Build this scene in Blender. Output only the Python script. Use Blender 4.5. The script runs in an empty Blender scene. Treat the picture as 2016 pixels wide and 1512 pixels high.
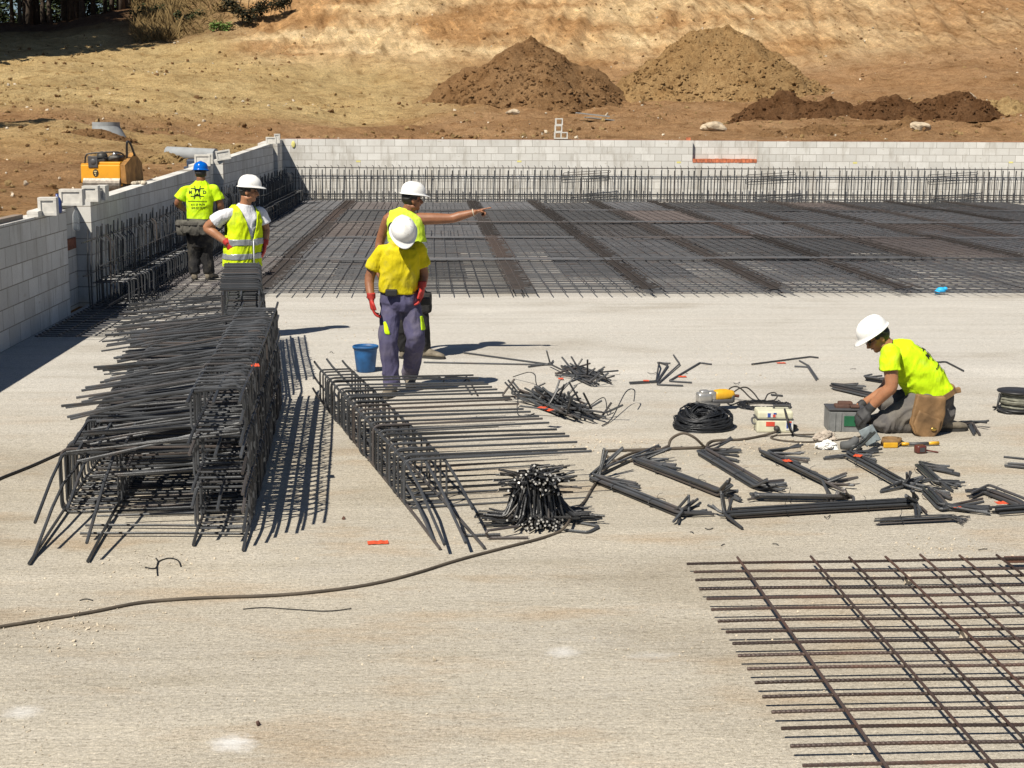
import bpy, bmesh, math, random
import numpy as np
from mathutils import Vector, Matrix, noise, Quaternion
from mathutils.bvhtree import BVHTree
R = math.radians
random.seed(7); np.random.seed(7)
S = bpy.context.scene
COL = S.collection

# ------------------------------------------------------------------ camera, sky, sun, exposure
H = 2.30                                        # camera height above the slab
FOC = 2900.0; CX, CY = 1008.0, 756.0            # focal length in pixels of the 2016 px wide photograph
ROLL = R(0.26)
cr, sr = math.cos(ROLL), math.sin(ROLL)
u0, v0 = (845-CX)/FOC, (CY-245)/FOC             # where the pool's long axis (+Y) vanishes
u1, v1 = u0*cr-v0*sr, u0*sr+v0*cr
PITCH = math.atan(v1); YAW = math.atan(-u1*math.cos(PITCH))
Fw = Vector((math.sin(YAW)*math.cos(PITCH), math.cos(YAW)*math.cos(PITCH), -math.sin(PITCH)))
Rt = Vector((math.cos(YAW), -math.sin(YAW), 0))
Up = Rt.cross(Fw)
Xc = Rt*cr+Up*sr; Yc = Rt*(-sr)+Up*cr
CAM = Vector((0, 0, H))
cam = bpy.data.cameras.new("camera"); co = bpy.data.objects.new("camera", cam); COL.objects.link(co)
co.matrix_world = Matrix(((Xc.x, Yc.x, -Fw.x, 0), (Xc.y, Yc.y, -Fw.y, 0), (Xc.z, Yc.z, -Fw.z, H), (0, 0, 0, 1)))
cam.sensor_width = 36; cam.lens = 36*FOC/2016; cam.clip_end = 1000; cam.clip_start = 0.1
S.camera = co

LDIR = Vector((0.50, 0.62, -1.0)).normalized()  # the way sunlight travels
W = bpy.data.worlds.new("World"); S.world = W; W.use_nodes = True
nt = W.node_tree; bg = nt.nodes["Background"]; sky = nt.nodes.new("ShaderNodeTexSky")
sky.sky_type = 'NISHITA'; sky.sun_disc = False
sky.sun_elevation = math.asin(-LDIR.z); sky.sun_rotation = math.atan2(-LDIR.x, -LDIR.y)
nt.links.new(sky.outputs[0], bg.inputs[0]); bg.inputs[1].default_value = 0.05; sky.air_density = .8; sky.dust_density = .4
sl = bpy.data.lights.new("sun", 'SUN'); sl.energy = 5.0; sl.angle = R(0.5); sl.color = (1, .93, .80)
so = bpy.data.objects.new("sun", sl); COL.objects.link(so); so.rotation_euler = LDIR.to_track_quat('-Z', 'Y').to_euler()
so.location = (-10, -12, 30)
S.view_settings.view_transform = 'Standard'; S.view_settings.look = 'None'
S.view_settings.exposure = 0.40; S.view_settings.gamma = 1
S.render.engine = 'CYCLES'
S.cycles.max_bounces = 6; S.cycles.diffuse_bounces = 1

# ------------------------------------------------------------------ helpers
def ray(px, py): return Fw+Xc*((px-CX)/FOC)+Yc*((CY-py)/FOC)
def G(px, py, z=0.0):                            # ground point seen at a spot of the photograph
    d = ray(px, py); return CAM+d*((z-H)/d.z)
def P(px, py, Y):                                # the same for a point at distance Y down the pool
    d = ray(px, py); return CAM+d*(Y/d.y)

class MB:
    def __init__(s): s.v = []; s.f = []; s.m = []; s.cur = 0
    def face(s, idx): s.f.append(idx); s.m.append(s.cur)
    def box(s, lo, hi, M=None):
        b = len(s.v)
        for z in (lo[2], hi[2]):
            for x, y in ((lo[0], lo[1]), (hi[0], lo[1]), (hi[0], hi[1]), (lo[0], hi[1])):
                p = Vector((x, y, z)); s.v.append(M @ p if M else p)
        for q in ((3, 2, 1, 0), (4, 5, 6, 7), (0, 1, 5, 4), (1, 2, 6, 5), (2, 3, 7, 6), (3, 0, 4, 7)):
            s.face([b+i for i in q])
    def rbox(s, lo, hi, r, M=None):              # box with chamfered edges
        lo = Vector(lo); hi = Vector(hi); bm = bmesh.new()
        bmesh.ops.create_cube(bm, size=1)
        for v in bm.verts: v.co = Vector([(lo[i]+hi[i])/2+v.co[i]*(hi[i]-lo[i]) for i in range(3)])
        bmesh.ops.bevel(bm, geom=bm.edges[:], offset=r, segments=2, affect='EDGES', profile=.6)
        s.bm(bm, M); bm.free()
    def bm(s, bm, M=None):
        b = len(s.v); bm.verts.index_update()
        for v in bm.verts: s.v.append((M @ v.co) if M else v.co.copy())
        for f in bm.faces: s.face([b+v.index for v in f.verts])
    def loft(s, rings, cap=True, closed=False):
        n = len(rings[0]); b = len(s.v)
        for r in rings: s.v.extend(r)
        k = len(rings)
        for i in range(k if closed else k-1):
            a = b+i*n; c = b+((i+1) % k)*n
            for j in range(n):
                j2 = (j+1) % n; s.face([a+j, a+j2, c+j2, c+j])
        if cap and not closed:
            s.face([b+j for j in range(n)][::-1]); s.face([b+(k-1)*n+j for j in range(n)])
    def tube(s, pts, r, n=6, cap=True, closed=False):
        pts = [Vector(p) for p in pts]; rs = r if isinstance(r, (list, tuple)) else [r]*len(pts)
        rings = []; N = None; k = len(pts)
        for i, p in enumerate(pts):
            if closed: t = pts[(i+1) % k]-pts[i-1]
            elif i == 0: t = pts[1]-p
            elif i == k-1: t = p-pts[i-1]
            else:
                a = (p-pts[i-1]); c = (pts[i+1]-p)
                t = (a.normalized() if a.length else a)+(c.normalized() if c.length else c)
            if t.length < 1e-9: t = Vector((0, 0, 1))
            t.normalize()
            if N is None:
                N = t.orthogonal().normalized()
            else:
                N = N-t*N.dot(t)
                N = N.normalized() if N.length > 1e-6 else t.orthogonal().normalized()
            B = t.cross(N)
            rings.append([p+(N*math.cos(2*math.pi*j/n)+B*math.sin(2*math.pi*j/n))*rs[i] for j in range(n)])
        s.loft(rings, cap, closed)
    def lathe(s, prof, n=24, M=None, cap=True):
        rings = []
        for r, z in prof:
            ring = [Vector((r*math.cos(2*math.pi*j/n), r*math.sin(2*math.pi*j/n), z)) for j in range(n)]
            rings.append([M @ p for p in ring] if M else ring)
        s.loft(rings, cap)
    def ell(s, c, rad, M=None, n=12, k=8):
        rings = []; c = Vector(c)
        for i in range(k+1):
            t = -math.pi/2+math.pi*min(max(i/k, .02), .98)
            ring = [c+Vector((rad[0]*math.cos(t)*math.cos(2*math.pi*j/n), rad[1]*math.cos(t)*math.sin(2*math.pi*j/n), rad[2]*math.sin(t))) for j in range(n)]
            rings.append([M @ p for p in ring] if M else ring)
        s.loft(rings)
    def build(s, name, mat=None, parent=None, smooth=False, loc=None):
        me = bpy.data.meshes.new(name)
        off = Vector((0, 0, 0))
        if parent is not None:
            q = parent
            while q is not None: off = off+q.location; q = q.parent
        elif loc is not None: off = Vector(loc)
        me.from_pydata([tuple(v-off) for v in s.v], [], s.f)
        mats = mat if isinstance(mat, (list, tuple)) else [mat]
        for m in mats: me.materials.append(m)
        if len(mats) > 1: me.polygons.foreach_set('material_index', s.m)
        if smooth: me.polygons.foreach_set('use_smooth', [True]*len(me.polygons))
        me.update()
        o = bpy.data.objects.new(name, me); COL.objects.link(o)
        if parent is not None: o.parent = parent
        elif loc is not None: o.location = loc
        return o

def thing(name, label, cat, loc=(0, 0, 0), group=None):
    o = bpy.data.objects.new(name, None); COL.objects.link(o); o.location = loc; o.empty_display_size = .1
    return tag(o, label, cat, group)
def tag(o, label, cat, group=None):
    o['label'] = label; o['category'] = cat
    if group: o['group'] = group
    return o
def struct(o): o['kind'] = 'structure'; return o
def stuff(o, label=None):
    o['kind'] = 'stuff'
    if label: o['label'] = label
    return o
def copy_tree(o, parent=None):
    c = o.copy(); COL.objects.link(c)
    if parent is not None: c.parent = parent
    for ch in list(o.children): copy_tree(ch, c)
    return c
def bend(pts, r=.03, n=3):                       # polyline with rounded corners
    pts = [Vector(p) for p in pts]; out = [pts[0]]
    for i in range(1, len(pts)-1):
        p = pts[i]; a = pts[i-1]-p; b = pts[i+1]-p
        d = min(r, a.length*.45, b.length*.45)
        A = p+a.normalized()*d; B = p+b.normalized()*d
        for k in range(n+1):
            t = k/n; out.append(A*(1-t)**2+p*2*t*(1-t)+B*t*t)
    out.append(pts[-1]); return out
def spline(pts, k=8):
    pts = [Vector(p) for p in pts]; out = []
    for i in range(len(pts)-1):
        p0 = pts[max(i-1, 0)]; p1 = pts[i]; p2 = pts[i+1]; p3 = pts[min(i+2, len(pts)-1)]
        for j in range(k):
            t = j/k
            out.append(.5*((2*p1)+(p2-p0)*t+(2*p0-5*p1+4*p2-p3)*t*t+(3*p1-p0-3*p2+p3)*t**3))
    out.append(pts[-1]); return out
def rnd(a, b): return random.uniform(a, b)

# ------------------------------------------------------------------ materials
def nodes(name):
    m = bpy.data.materials.new(name); m.use_nodes = True
    return m, m.node_tree.nodes, m.node_tree.links, m.node_tree.nodes["Principled BSDF"]
def noise_n(N, L, vec, scale, detail=4, rough=.55):
    n = N.new("ShaderNodeTexNoise"); n.inputs['Scale'].default_value = scale
    n.inputs['Detail'].default_value = detail; n.inputs['Roughness'].default_value = rough
    if vec is not None: L.new(vec, n.inputs['Vector'])
    return n.outputs[0]
def ramp(N, L, fac, stops):
    r = N.new("ShaderNodeValToRGB"); L.new(fac, r.inputs[0])
    e = r.color_ramp.elements
    while len(e) < len(stops): e.new(.5)
    for k, (p, c) in zip(e, stops):
        k.position = p; k.color = (*c, 1) if len(c) == 3 else c
    return r.outputs[0]
def mix(N, L, fac, a, b, mode='MIX'):
    m = N.new("ShaderNodeMix"); m.data_type = 'RGBA'; m.blend_type = mode
    for i, x in ((0, fac), (6, a), (7, b)):
        if hasattr(x, 'is_output'): L.new(x, m.inputs[i])
        elif i == 0: m.inputs[0].default_value = x
        else: m.inputs[i].default_value = (*x, 1)
    return m.outputs[2]
def coords(N, kind='Object'):
    return N.new("ShaderNodeTexCoord").outputs[kind]
def mapped(N, L, vec, scale=(1, 1, 1), rot=(0, 0, 0), loc=(0, 0, 0)):
    m = N.new("ShaderNodeMapping"); m.inputs['Scale'].default_value = scale
    m.inputs['Rotation'].default_value = rot; m.inputs['Location'].default_value = loc
    L.new(vec, m.inputs['Vector']); return m.outputs[0]
def bump(N, L, h, strength, dist, bsdf, prev=None):
    b = N.new("ShaderNodeBump"); b.inputs['Strength'].default_value = strength; b.inputs['Distance'].default_value = dist
    L.new(h, b.inputs['Height'])
    if prev is not None: L.new(prev, b.inputs['Normal'])
    L.new(b.outputs[0], bsdf.inputs['Normal']); return b.outputs[0]
MATS = {}
def plain(name, col, rough=.6, metal=0, var=.15, scale=20, bmp=.0, bscale=60, spec=None):
    if name in MATS: return MATS[name]
    m, N, L, B = nodes(name); v = coords(N)
    n = noise_n(N, L, v, scale, 5)
    lo = tuple(c*(1-var) for c in col); hi = tuple(min(1, c*(1+var)) for c in col)
    L.new(ramp(N, L, n, [(.3, lo), (.7, hi)]), B.inputs['Base Color'])
    B.inputs['Roughness'].default_value = rough; B.inputs['Metallic'].default_value = metal
    if spec is not None: B.inputs['Specular IOR Level'].default_value = spec
    if bmp: bump(N, L, noise_n(N, L, v, bscale, 4), bmp, .004, B)
    MATS[name] = m; return m
def cloth(name, col, var=.12, dirt=None, wr=.8):
    m, N, L, B = nodes(name); v = coords(N)
    n = noise_n(N, L, v, 9, 4)
    c = ramp(N, L, n, [(.3, tuple(x*(1-var) for x in col)), (.7, tuple(min(1, x*(1+var)) for x in col))])
    gr_ = noise_n(N, L, v, 3.5, 7, .68)
    c = mix(N, L, ramp(N, L, gr_, [(.50, (0, 0, 0)), (.72, (.30, .30, .30))]), c, (.36, .32, .24))
    if dirt: c = mix(N, L, ramp(N, L, noise_n(N, L, v, 5, 6), [(.5, (0, 0, 0)), (.75, (.6, .6, .6))]), c, dirt)
    L.new(c, B.inputs['Base Color']); B.inputs['Roughness'].default_value = .9
    B.inputs['Specular IOR Level'].default_value = .15
    b1 = bump(N, L, noise_n(N, L, mapped(N, L, v, (1.6, 1.6, .7)), 11, 3, .5), wr, .02, B)
    bump(N, L, noise_n(N, L, v, 420, 2), .25, .002, B, b1)
    return m

# concrete slab
def m_slab():
    m, N, L, B = nodes("slab_concrete"); v = coords(N)
    big = noise_n(N, L, v, .45, 6, .6); mid = noise_n(N, L, mapped(N, L, v, (1, 3.2, 1)), 2.2, 7, .65)
    fine = noise_n(N, L, v, 60, 8, .75)
    c = ramp(N, L, big, [(.32, (.42, .375, .30)), (.5, (.455, .415, .345)), (.68, (.445, .415, .36))])
    c = mix(N, L, ramp(N, L, mid, [(.33, (.55, .55, .55)), (.62, (0, 0, 0))]), c, (.47, .425, .34))
    grey = noise_n(N, L, mapped(N, L, v, (.22, .5, 1), loc=(3, 7, 0)), 1.0, 6, .6)
    c = mix(N, L, ramp(N, L, grey, [(.5, (0, 0, 0)), (.7, (.55, .55, .55))]), c, (.36, .33, .28))
    st = noise_n(N, L, mapped(N, L, v, (.6, 1.6, 1), loc=(9, 2, 0)), 1.3, 6, .62)
    c = mix(N, L, ramp(N, L, st, [(.52, (0, 0, 0)), (.68, (.7, .7, .7))]), c, (.39, .285, .18))
    c = mix(N, L, ramp(N, L, fine, [(.30, (.65, .65, .65)), (.52, (0, 0, 0))]), c, (.235, .20, .145))
    c = mix(N, L, ramp(N, L, noise_n(N, L, v, 95, 3, .6), [(.6, (0, 0, 0)), (.72, (.6, .6, .6))]), c, (.56, .52, .44))
    c = mix(N, L, ramp(N, L, noise_n(N, L, v, 210, 3, .7), [(.36, (.75, .75, .75)), (.5, (0, 0, 0))]), c, (.22, .185, .13))
    c = mix(N, L, ramp(N, L, noise_n(N, L, v, 170, 2, .6), [(.56, (0, 0, 0)), (.66, (.7, .7, .7))]), c, (.60, .54, .43))
    vo = N.new("ShaderNodeTexVoronoi"); vo.inputs['Scale'].default_value = 26; L.new(v, vo.inputs['Vector'])
    c = mix(N, L, ramp(N, L, vo.outputs['Distance'], [(.07, (.8, .8, .8)), (.13, (0, 0, 0))]), c, (.17, .14, .10))
    sp = N.new("ShaderNodeSeparateXYZ"); L.new(v, sp.inputs[0])
    fy = N.new("ShaderNodeMapRange"); L.new(sp.outputs['Y'], fy.inputs[0]); fy.inputs[1].default_value = 8.5; fy.inputs[2].default_value = 14.5
    ad0 = N.new("ShaderNodeMath"); ad0.operation = 'MULTIPLY_ADD'; L.new(noise_n(N, L, mapped(N, L, v, (.35, .8, 1)), 1.1, 6, .65), ad0.inputs[0]); ad0.inputs[1].default_value = .9
    sb = N.new("ShaderNodeMath"); sb.operation = 'SUBTRACT'; L.new(fy.outputs[0], sb.inputs[0]); sb.inputs[1].default_value = .45; L.new(sb.outputs[0], ad0.inputs[2])
    c = mix(N, L, ramp(N, L, ad0.outputs[0], [(.2, (0, 0, 0)), (.85, (.8, .8, .8))]), c, (.49, .465, .42))
    g1 = noise_n(N, L, v, 62, 5, .85)
    c = mix(N, L, 1.0, c, ramp(N, L, g1, [(.34, (.42, .40, .37)), (.44, (.90, .90, .89)), (.55, (1.03, 1.03, 1.03)), (.66, (1.42, 1.40, 1.36))]), 'MULTIPLY')
    g2 = noise_n(N, L, mapped(N, L, v, (.5, 1.6, 1)), 34, 4, .7)
    c = mix(N, L, 1.0, c, ramp(N, L, g2, [(.34, (.72, .71, .69)), (.47, (1, 1, 1)), (.55, (1, 1, 1)), (.66, (1.22, 1.21, 1.18))]), 'MULTIPLY')
    sk = noise_n(N, L, mapped(N, L, v, (.10, 2.6, 1)), 2.2, 7, .7)
    c = mix(N, L, 1.0, c, ramp(N, L, sk, [(.36, (.92, .915, .90)), (.5, (1, 1, 1)), (.64, (1.05, 1.05, 1.05))]), 'MULTIPLY')
    bs = noise_n(N, L, mapped(N, L, v, (.5, .9, 1), loc=(31, 17, 0)), .9, 5, .6)
    c = mix(N, L, 1.0, c, ramp(N, L, bs, [(.34, (.84, .82, .79)), (.47, (1, 1, 1)), (.55, (1, 1, 1)), (.68, (1.12, 1.12, 1.12))]), 'MULTIPLY')
    # patches of spilled pale dust
    for (px, py, sx, sy) in ((458, 1464, 5.2, 5.6), (1108, 1284, 6.5, 6.5), (45, 1402, 6, 6.5), (1290, 1290, 3.5, 9)):
        g = G(px, py)
        mp = mapped(N, L, v, (sx, sy, 1), loc=(-g.x*sx, -g.y*sy, 0))
        ln = N.new("ShaderNodeVectorMath"); ln.operation = 'LENGTH'; L.new(mp, ln.inputs[0])
        ad = N.new("ShaderNodeMath"); ad.operation = 'MULTIPLY_ADD'; L.new(noise_n(N, L, v, 14, 8, .7), ad.inputs[0])
        ad.inputs[1].default_value = .9; L.new(ln.outputs['Value'], ad.inputs[2])
        f = ramp(N, L, ad.outputs[0], [(.55, (.85 if px < 1000 and px > 100 else .55 if px < 1200 else .25,)*3), (1.45, (0, 0, 0))])
        c = mix(N, L, f, c, (.66, .645, .61))
    c = mix(N, L, 1.0, c, (1.02, 1.035, 1.085), 'MULTIPLY')
    L.new(c, B.inputs['Base Color']); B.inputs['Roughness'].default_value = .9; B.inputs['Specular IOR Level'].default_value = .2
    b1 = bump(N, L, fine, .55, .012, B)
    bump(N, L, noise_n(N, L, mapped(N, L, v, (1, 3.5, 1)), 9, 5, .6), .35, .02, B, b1)
    return m

def m_block(along):
    m, N, L, B = nodes("concrete_block_"+along.lower()); v = coords(N)
    sp = N.new("ShaderNodeSeparateXYZ"); L.new(v, sp.inputs[0]); cb = N.new("ShaderNodeCombineXYZ")
    L.new(sp.outputs[along], cb.inputs[0]); L.new(sp.outputs['Z'], cb.inputs[1])
    br = N.new("ShaderNodeTexBrick"); L.new(cb.outputs[0], br.inputs['Vector'])
    br.inputs['Scale'].default_value = 1; br.inputs['Brick Width'].default_value = .41; br.inputs['Row Height'].default_value = .2075
    br.inputs['Mortar Size'].default_value = .0065; br.inputs['Mortar Smooth'].default_value = .2; br.inputs['Bias'].default_value = -.1
    br.inputs['Color1'].default_value = (.60, .59, .565, 1); br.inputs['Color2'].default_value = (.76, .75, .725, 1)
    br.inputs['Mortar'].default_value = (.24, .215, .185, 1)
    c = mix(N, L, ramp(N, L, noise_n(N, L, v, 3, 6, .65), [(.35, (0, 0, 0)), (.7, (.4, .4, .4))]), br.outputs['Color'], (.50, .47, .43))
    c = mix(N, L, ramp(N, L, noise_n(N, L, mapped(N, L, v, (1.4, 1.4, .45), loc=(4, 4, 1)), 1.6, 7, .7), [(.52, (0, 0, 0)), (.68, (.65, .65, .65))]), c, (.36, .33, .285))
    c = mix(N, L, ramp(N, L, noise_n(N, L, mapped(N, L, v, (1, 1, 2.5), loc=(1, 9, 3)), 3.3, 5, .6), [(.66, (0, 0, 0)), (.72, (.6, .6, .6))]), c, (.44, .40, .33))
    c = mix(N, L, ramp(N, L, noise_n(N, L, v, 130, 4, .7), [(.33, (.5, .5, .5)), (.5, (0, 0, 0))]), c, (.33, .31, .28))
    L.new(c, B.inputs['Base Color']); B.inputs['Roughness'].default_value = .95; B.inputs['Specular IOR Level'].default_value = .15
    b1 = bump(N, L, br.outputs['Fac'], -.8, .012, B)
    bump(N, L, noise_n(N, L, v, 150, 5, .7), .3, .004, B, b1)
    return m

def m_steel(name, col, rust, rf=.5, rough=.55, metal=.35):
    m, N, L, B = nodes(name); v = coords(N)
    info = N.new("ShaderNodeObjectInfo").outputs['Random']
    n = noise_n(N, L, v, 6, 6, .65)
    c = ramp(N, L, n, [(.3, tuple(x*.75 for x in col)), (.7, tuple(x*1.3 for x in col))])
    c = mix(N, L, ramp(N, L, noise_n(N, L, v, 3.1, 5, .6), [(rf, (0, 0, 0)), (rf+.2, (.85, .85, .85))]), c, rust)
    wn = N.new('ShaderNodeTexWhiteNoise'); wn.noise_dimensions = '1D'; L.new(info, wn.inputs['W'])
    c = mix(N, L, ramp(N, L, wn.outputs['Value'], [(.82, (0, 0, 0)), (.98, (.6, .6, .6))]), c, tuple(x*1.15 for x in rust))
    hv = N.new("ShaderNodeHueSaturation"); L.new(c, hv.inputs['Color'])
    mr = N.new("ShaderNodeMapRange"); L.new(info, mr.inputs[0]); mr.inputs[3].default_value = .65; mr.inputs[4].default_value = 1.5
    L.new(mr.outputs[0], hv.inputs['Value']); L.new(hv.outputs[0], B.inputs['Base Color'])
    B.inputs['Roughness'].default_value = rough; B.inputs['Metallic'].default_value = metal
    bump(N, L, noise_n(N, L, v, 160, 2), .35, .004, B)
    return m

def m_dirt(name, use_attr=True, tint=None):
    m, N, L, B = nodes(name); v = coords(N)
    n1 = noise_n(N, L, v, .35, 7, .62); n2 = noise_n(N, L, v, 2.3, 8, .68); n3 = noise_n(N, L, v, 9, 6, .7)
    if use_attr:
        at = N.new("ShaderNodeVertexColor"); at.layer_name = "soil"; base = at.outputs['Color']
        rv = mapped(N, L, v, (1, 1, 1), (0, .5, 0))
        sn = noise_n(N, L, mapped(N, L, rv, (2.6, .5, .38)), 1.0, 7, .66)
        st = ramp(N, L, sn, [(.34, (.62, .57, .50)), (.47, (.95, .94, .92)), (.56, (1.05, 1.05, 1.03)), (.68, (1.42, 1.42, 1.36))])
        base = mix(N, L, at.outputs['Alpha'], base, mix(N, L, 1.0, base, st, 'MULTIPLY'))
    else:
        rg = N.new("ShaderNodeRGB"); rg.outputs[0].default_value = (*tint, 1); base = rg.outputs[0]
    c = mix(N, L, ramp(N, L, n1, [(.35, (0, 0, 0)), (.65, (.55, .55, .55))]), base, (.72, .62, .5), 'MULTIPLY')
    c = mix(N, L, ramp(N, L, n2, [(.28, (.75, .75, .75)), (.52, (0, 0, 0))]), c, (.5, .40, .31), 'MULTIPLY')
    c = mix(N, L, ramp(N, L, n2, [(.58, (0, 0, 0)), (.75, (.6, .6, .6))]), c, (1.35, 1.3, 1.2), 'MULTIPLY')
    c = mix(N, L, ramp(N, L, n3, [(.62, (0, 0, 0)), (.74, (.5, .5, .5))]), c, (.47, .39, .29))
    c = mix(N, L, ramp(N, L, n3, [(.25, (.7, .7, .7)), (.42, (0, 0, 0))]), c, (.09, .055, .03))
    n4 = noise_n(N, L, v, 17, 5, .8)
    c = mix(N, L, 1.0, c, ramp(N, L, n4, [(.34, (.48, .45, .41)), (.45, (.92, .91, .90)), (.56, (1.04, 1.04, 1.03)), (.66, (1.45, 1.43, 1.38))]), 'MULTIPLY')
    n5 = noise_n(N, L, mapped(N, L, v, (.5, 1.3, 1), loc=(7, 7, 7)), 1.1, 8, .72)
    c = mix(N, L, 1.0, c, ramp(N, L, n5, [(.34, (.76, .72, .67)), (.46, (1, 1, 1)), (.58, (1, 1, 1)), (.68, (1.18, 1.17, 1.14))]), 'MULTIPLY')
    L.new(c, B.inputs['Base Color']); B.inputs['Roughness'].default_value = 1; B.inputs['Specular IOR Level'].default_value = .05
    b1 = bump(N, L, n2, .8, .28 if use_attr else .12, B); b2 = bump(N, L, n3, .8, .12 if use_attr else .06, B, b1)
    if use_attr: b2 = bump(N, L, sn, .6, .35, B, b2)
    bump(N, L, noise_n(N, L, v, 34, 5, .7), 1, .06, B, b2)
    return m

SLAB = m_slab(); BLKX = m_block('X'); BLKY = m_block('Y')
STEEL = m_steel("black_steel", (.050, .053, .059), (.075, .056, .046), .58, .45, .15)
MESHM = m_steel("mesh_steel", (.058, .060, .068), (.085, .062, .055), .52, .6, .2)
FOREM = m_steel("brown_mesh_steel", (.055, .040, .036), (.085, .045, .033), .45, .5, .25)
LAPM = m_steel("brown_lap_steel", (.048, .041, .039), (.066, .047, .041), .5, .7, .15)
RUST = m_steel("rusty_steel", (.085, .045, .034), (.12, .055, .035), .4, .75, .1)
SHADEST = m_steel("shaded_steel", (.034, .035, .038), (.05, .042, .036), .6, .4, .2)  # black steel again, with the spiky pile's own shade put into the colour
WIRE = m_steel("black_wire", (.028, .030, .035), (.04, .035, .03), .6, .4, .4)
DIRT = m_dirt("earth"); DIRT_BROWN = m_dirt("brown_earth", False, (.27, .165, .085)); DIRT_TAN = m_dirt("tan_earth", False, (.42, .30, .15))
DIRT_DARK = m_dirt("dark_earth", False, (.15, .082, .042))
ORANGE = plain("orange_plastic", (.62, .085, .03), .5)
RUBBER = plain("black_rubber", (.035, .032, .03), .6)
HOSE = plain("dusty_hose", (.075, .060, .046), .8, var=.35, scale=6)
BRICK = plain("orange_brick", (.50, .155, .075), .9, var=.4, scale=9)
BLOCKW = plain("loose_block", (.60, .58, .54), .95, var=.15, scale=14, bmp=.5, bscale=120)
STONE = plain("weathered_stone", (.42, .345, .25), .95, var=.4, scale=6, bmp=.9, bscale=14)
PALE = plain("pale_stone", (.52, .45, .35), .95, var=.3, scale=9, bmp=.8, bscale=30)

# ------------------------------------------------------------------ setting: slab and terrain
XW = -4.35                                       # face of the left wall
YB = 44.5                                        # face of the far wall
mb = MB(); xs = [XW-.05, 0, 8, 26]; ys = [-12, 4, 14, 30, YB+.05]
nx = len(xs)
for y in ys:
    for x in xs: mb.v.append(Vector((x, y, 0)))
for j in range(len(ys)-1):
    for i in range(nx-1): mb.face([j*nx+i, j*nx+i+1, (j+1)*nx+i+1, (j+1)*nx+i])
struct(mb.build("slab", SLAB))

KY = [0, 12, 20, 26, 32, 38, 45, 50, 56, 62, 68, 74, 80, 86, 95, 110, 140, 260]
left = [.9, 1.0, 1.1, 1.22, 1.5, 1.95, 2.35, 2.7, 3.3, 4.0, 4.75, 5.5, 6.3, 7.1, 8.2, 9.2, 9.5, 12]
KX = [-200, 100, 330, 450, 700, 1100, 1500, 2016, 2500]
KZ = [left, left,
      left[:4]+[1.42, 1.68, 1.95, 2.4, 3.1, 3.8, 4.75, 5.7, 6.6, 7.7, 9.3, 10.5, 11.5, 14],
      left[:4]+[1.38, 1.55, 1.78, 2.15, 2.9, 3.6, 4.7, 5.9, 7.1, 9.0, 11.5, 13.2, 14, 16],
      left[:4]+[1.38, 1.52, 1.70, 2.0, 2.5, 3.2, 4.2, 6.0, 8.3, 10.6, 12.8, 14, 15, 17],
      left[:4]+[1.38, 1.52, 1.70, 1.95, 2.6, 3.2, 4.0, 6.1, 8.6, 11, 13, 14, 15, 17],
      left[:4]+[1.38, 1.52, 1.70, 1.98, 2.8, 3.4, 4.4, 6.4, 8.8, 11, 13, 14, 15, 17],
      left[:4]+[1.38, 1.52, 1.70, 2.1, 3.2, 4.2, 5.2, 6.7, 8.6, 10.6, 12.5, 14, 15, 17],
      left[:4]+[1.38, 1.52, 1.70, 2.1, 3.2, 4.2, 5.2, 6.7, 8.6, 10.6, 12.5, 14, 15, 17]]
KZ = np.array(KZ); KXa = np.array(KX, float); KYa = np.array(KY, float)
def hill(x, y):
    t = min(max(x/max(y, 1)*2900+845, -200), 2499)
    i = int(np.searchsorted(KXa, t, 'right')-1); a = (t-KXa[i])/(KXa[i+1]-KXa[i]); a = a*a*(3-2*a)
    z0 = np.interp(y, KYa, KZ[i]); z1 = np.interp(y, KYa, KZ[i+1])
    return float(z0*(1-a)+z1*a)
def terrain(x, y):
    if x > -4.57 and y < 44.72: return -.6
    z = hill(x, y)
    p = Vector((x, y, 0))
    amp = min(1, max(0, (abs(x+4.6) if y < 44.7 else max(y-44.7, 0))/2.0))
    z += amp*(.22*noise.fractal(p*.22, 1, 2, 4)+.10*noise.fractal(p*.9+Vector((5, 3, 0)), .9, 2, 4)+.06*noise.fractal(p*2.7, .8, 2, 4))
    tt = x/max(y, 1)*2900+845
    if y > 44.9: z += amp*(.09*noise.noise(Vector((x*.10, y*2.0, 5)))*max(0, min(1, (60-y)/4))+.09*noise.noise(Vector((x*1.1-y*.35, y*.16, 2)))*max(0, min(1, (y-52)/5))*max(0, min(1, (74-y)/4)))
    if y > 70 and tt > 520:                       # gouges that the digger left down the bank
        w = min(1, (y-70)/4)
        z += w*.26*noise.noise(Vector((x*1.3-z*.6, 0, z*.15)))+w*.16*noise.noise(Vector((x*3.1-z*1.5, 3, z*.3)))
    return z
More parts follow.
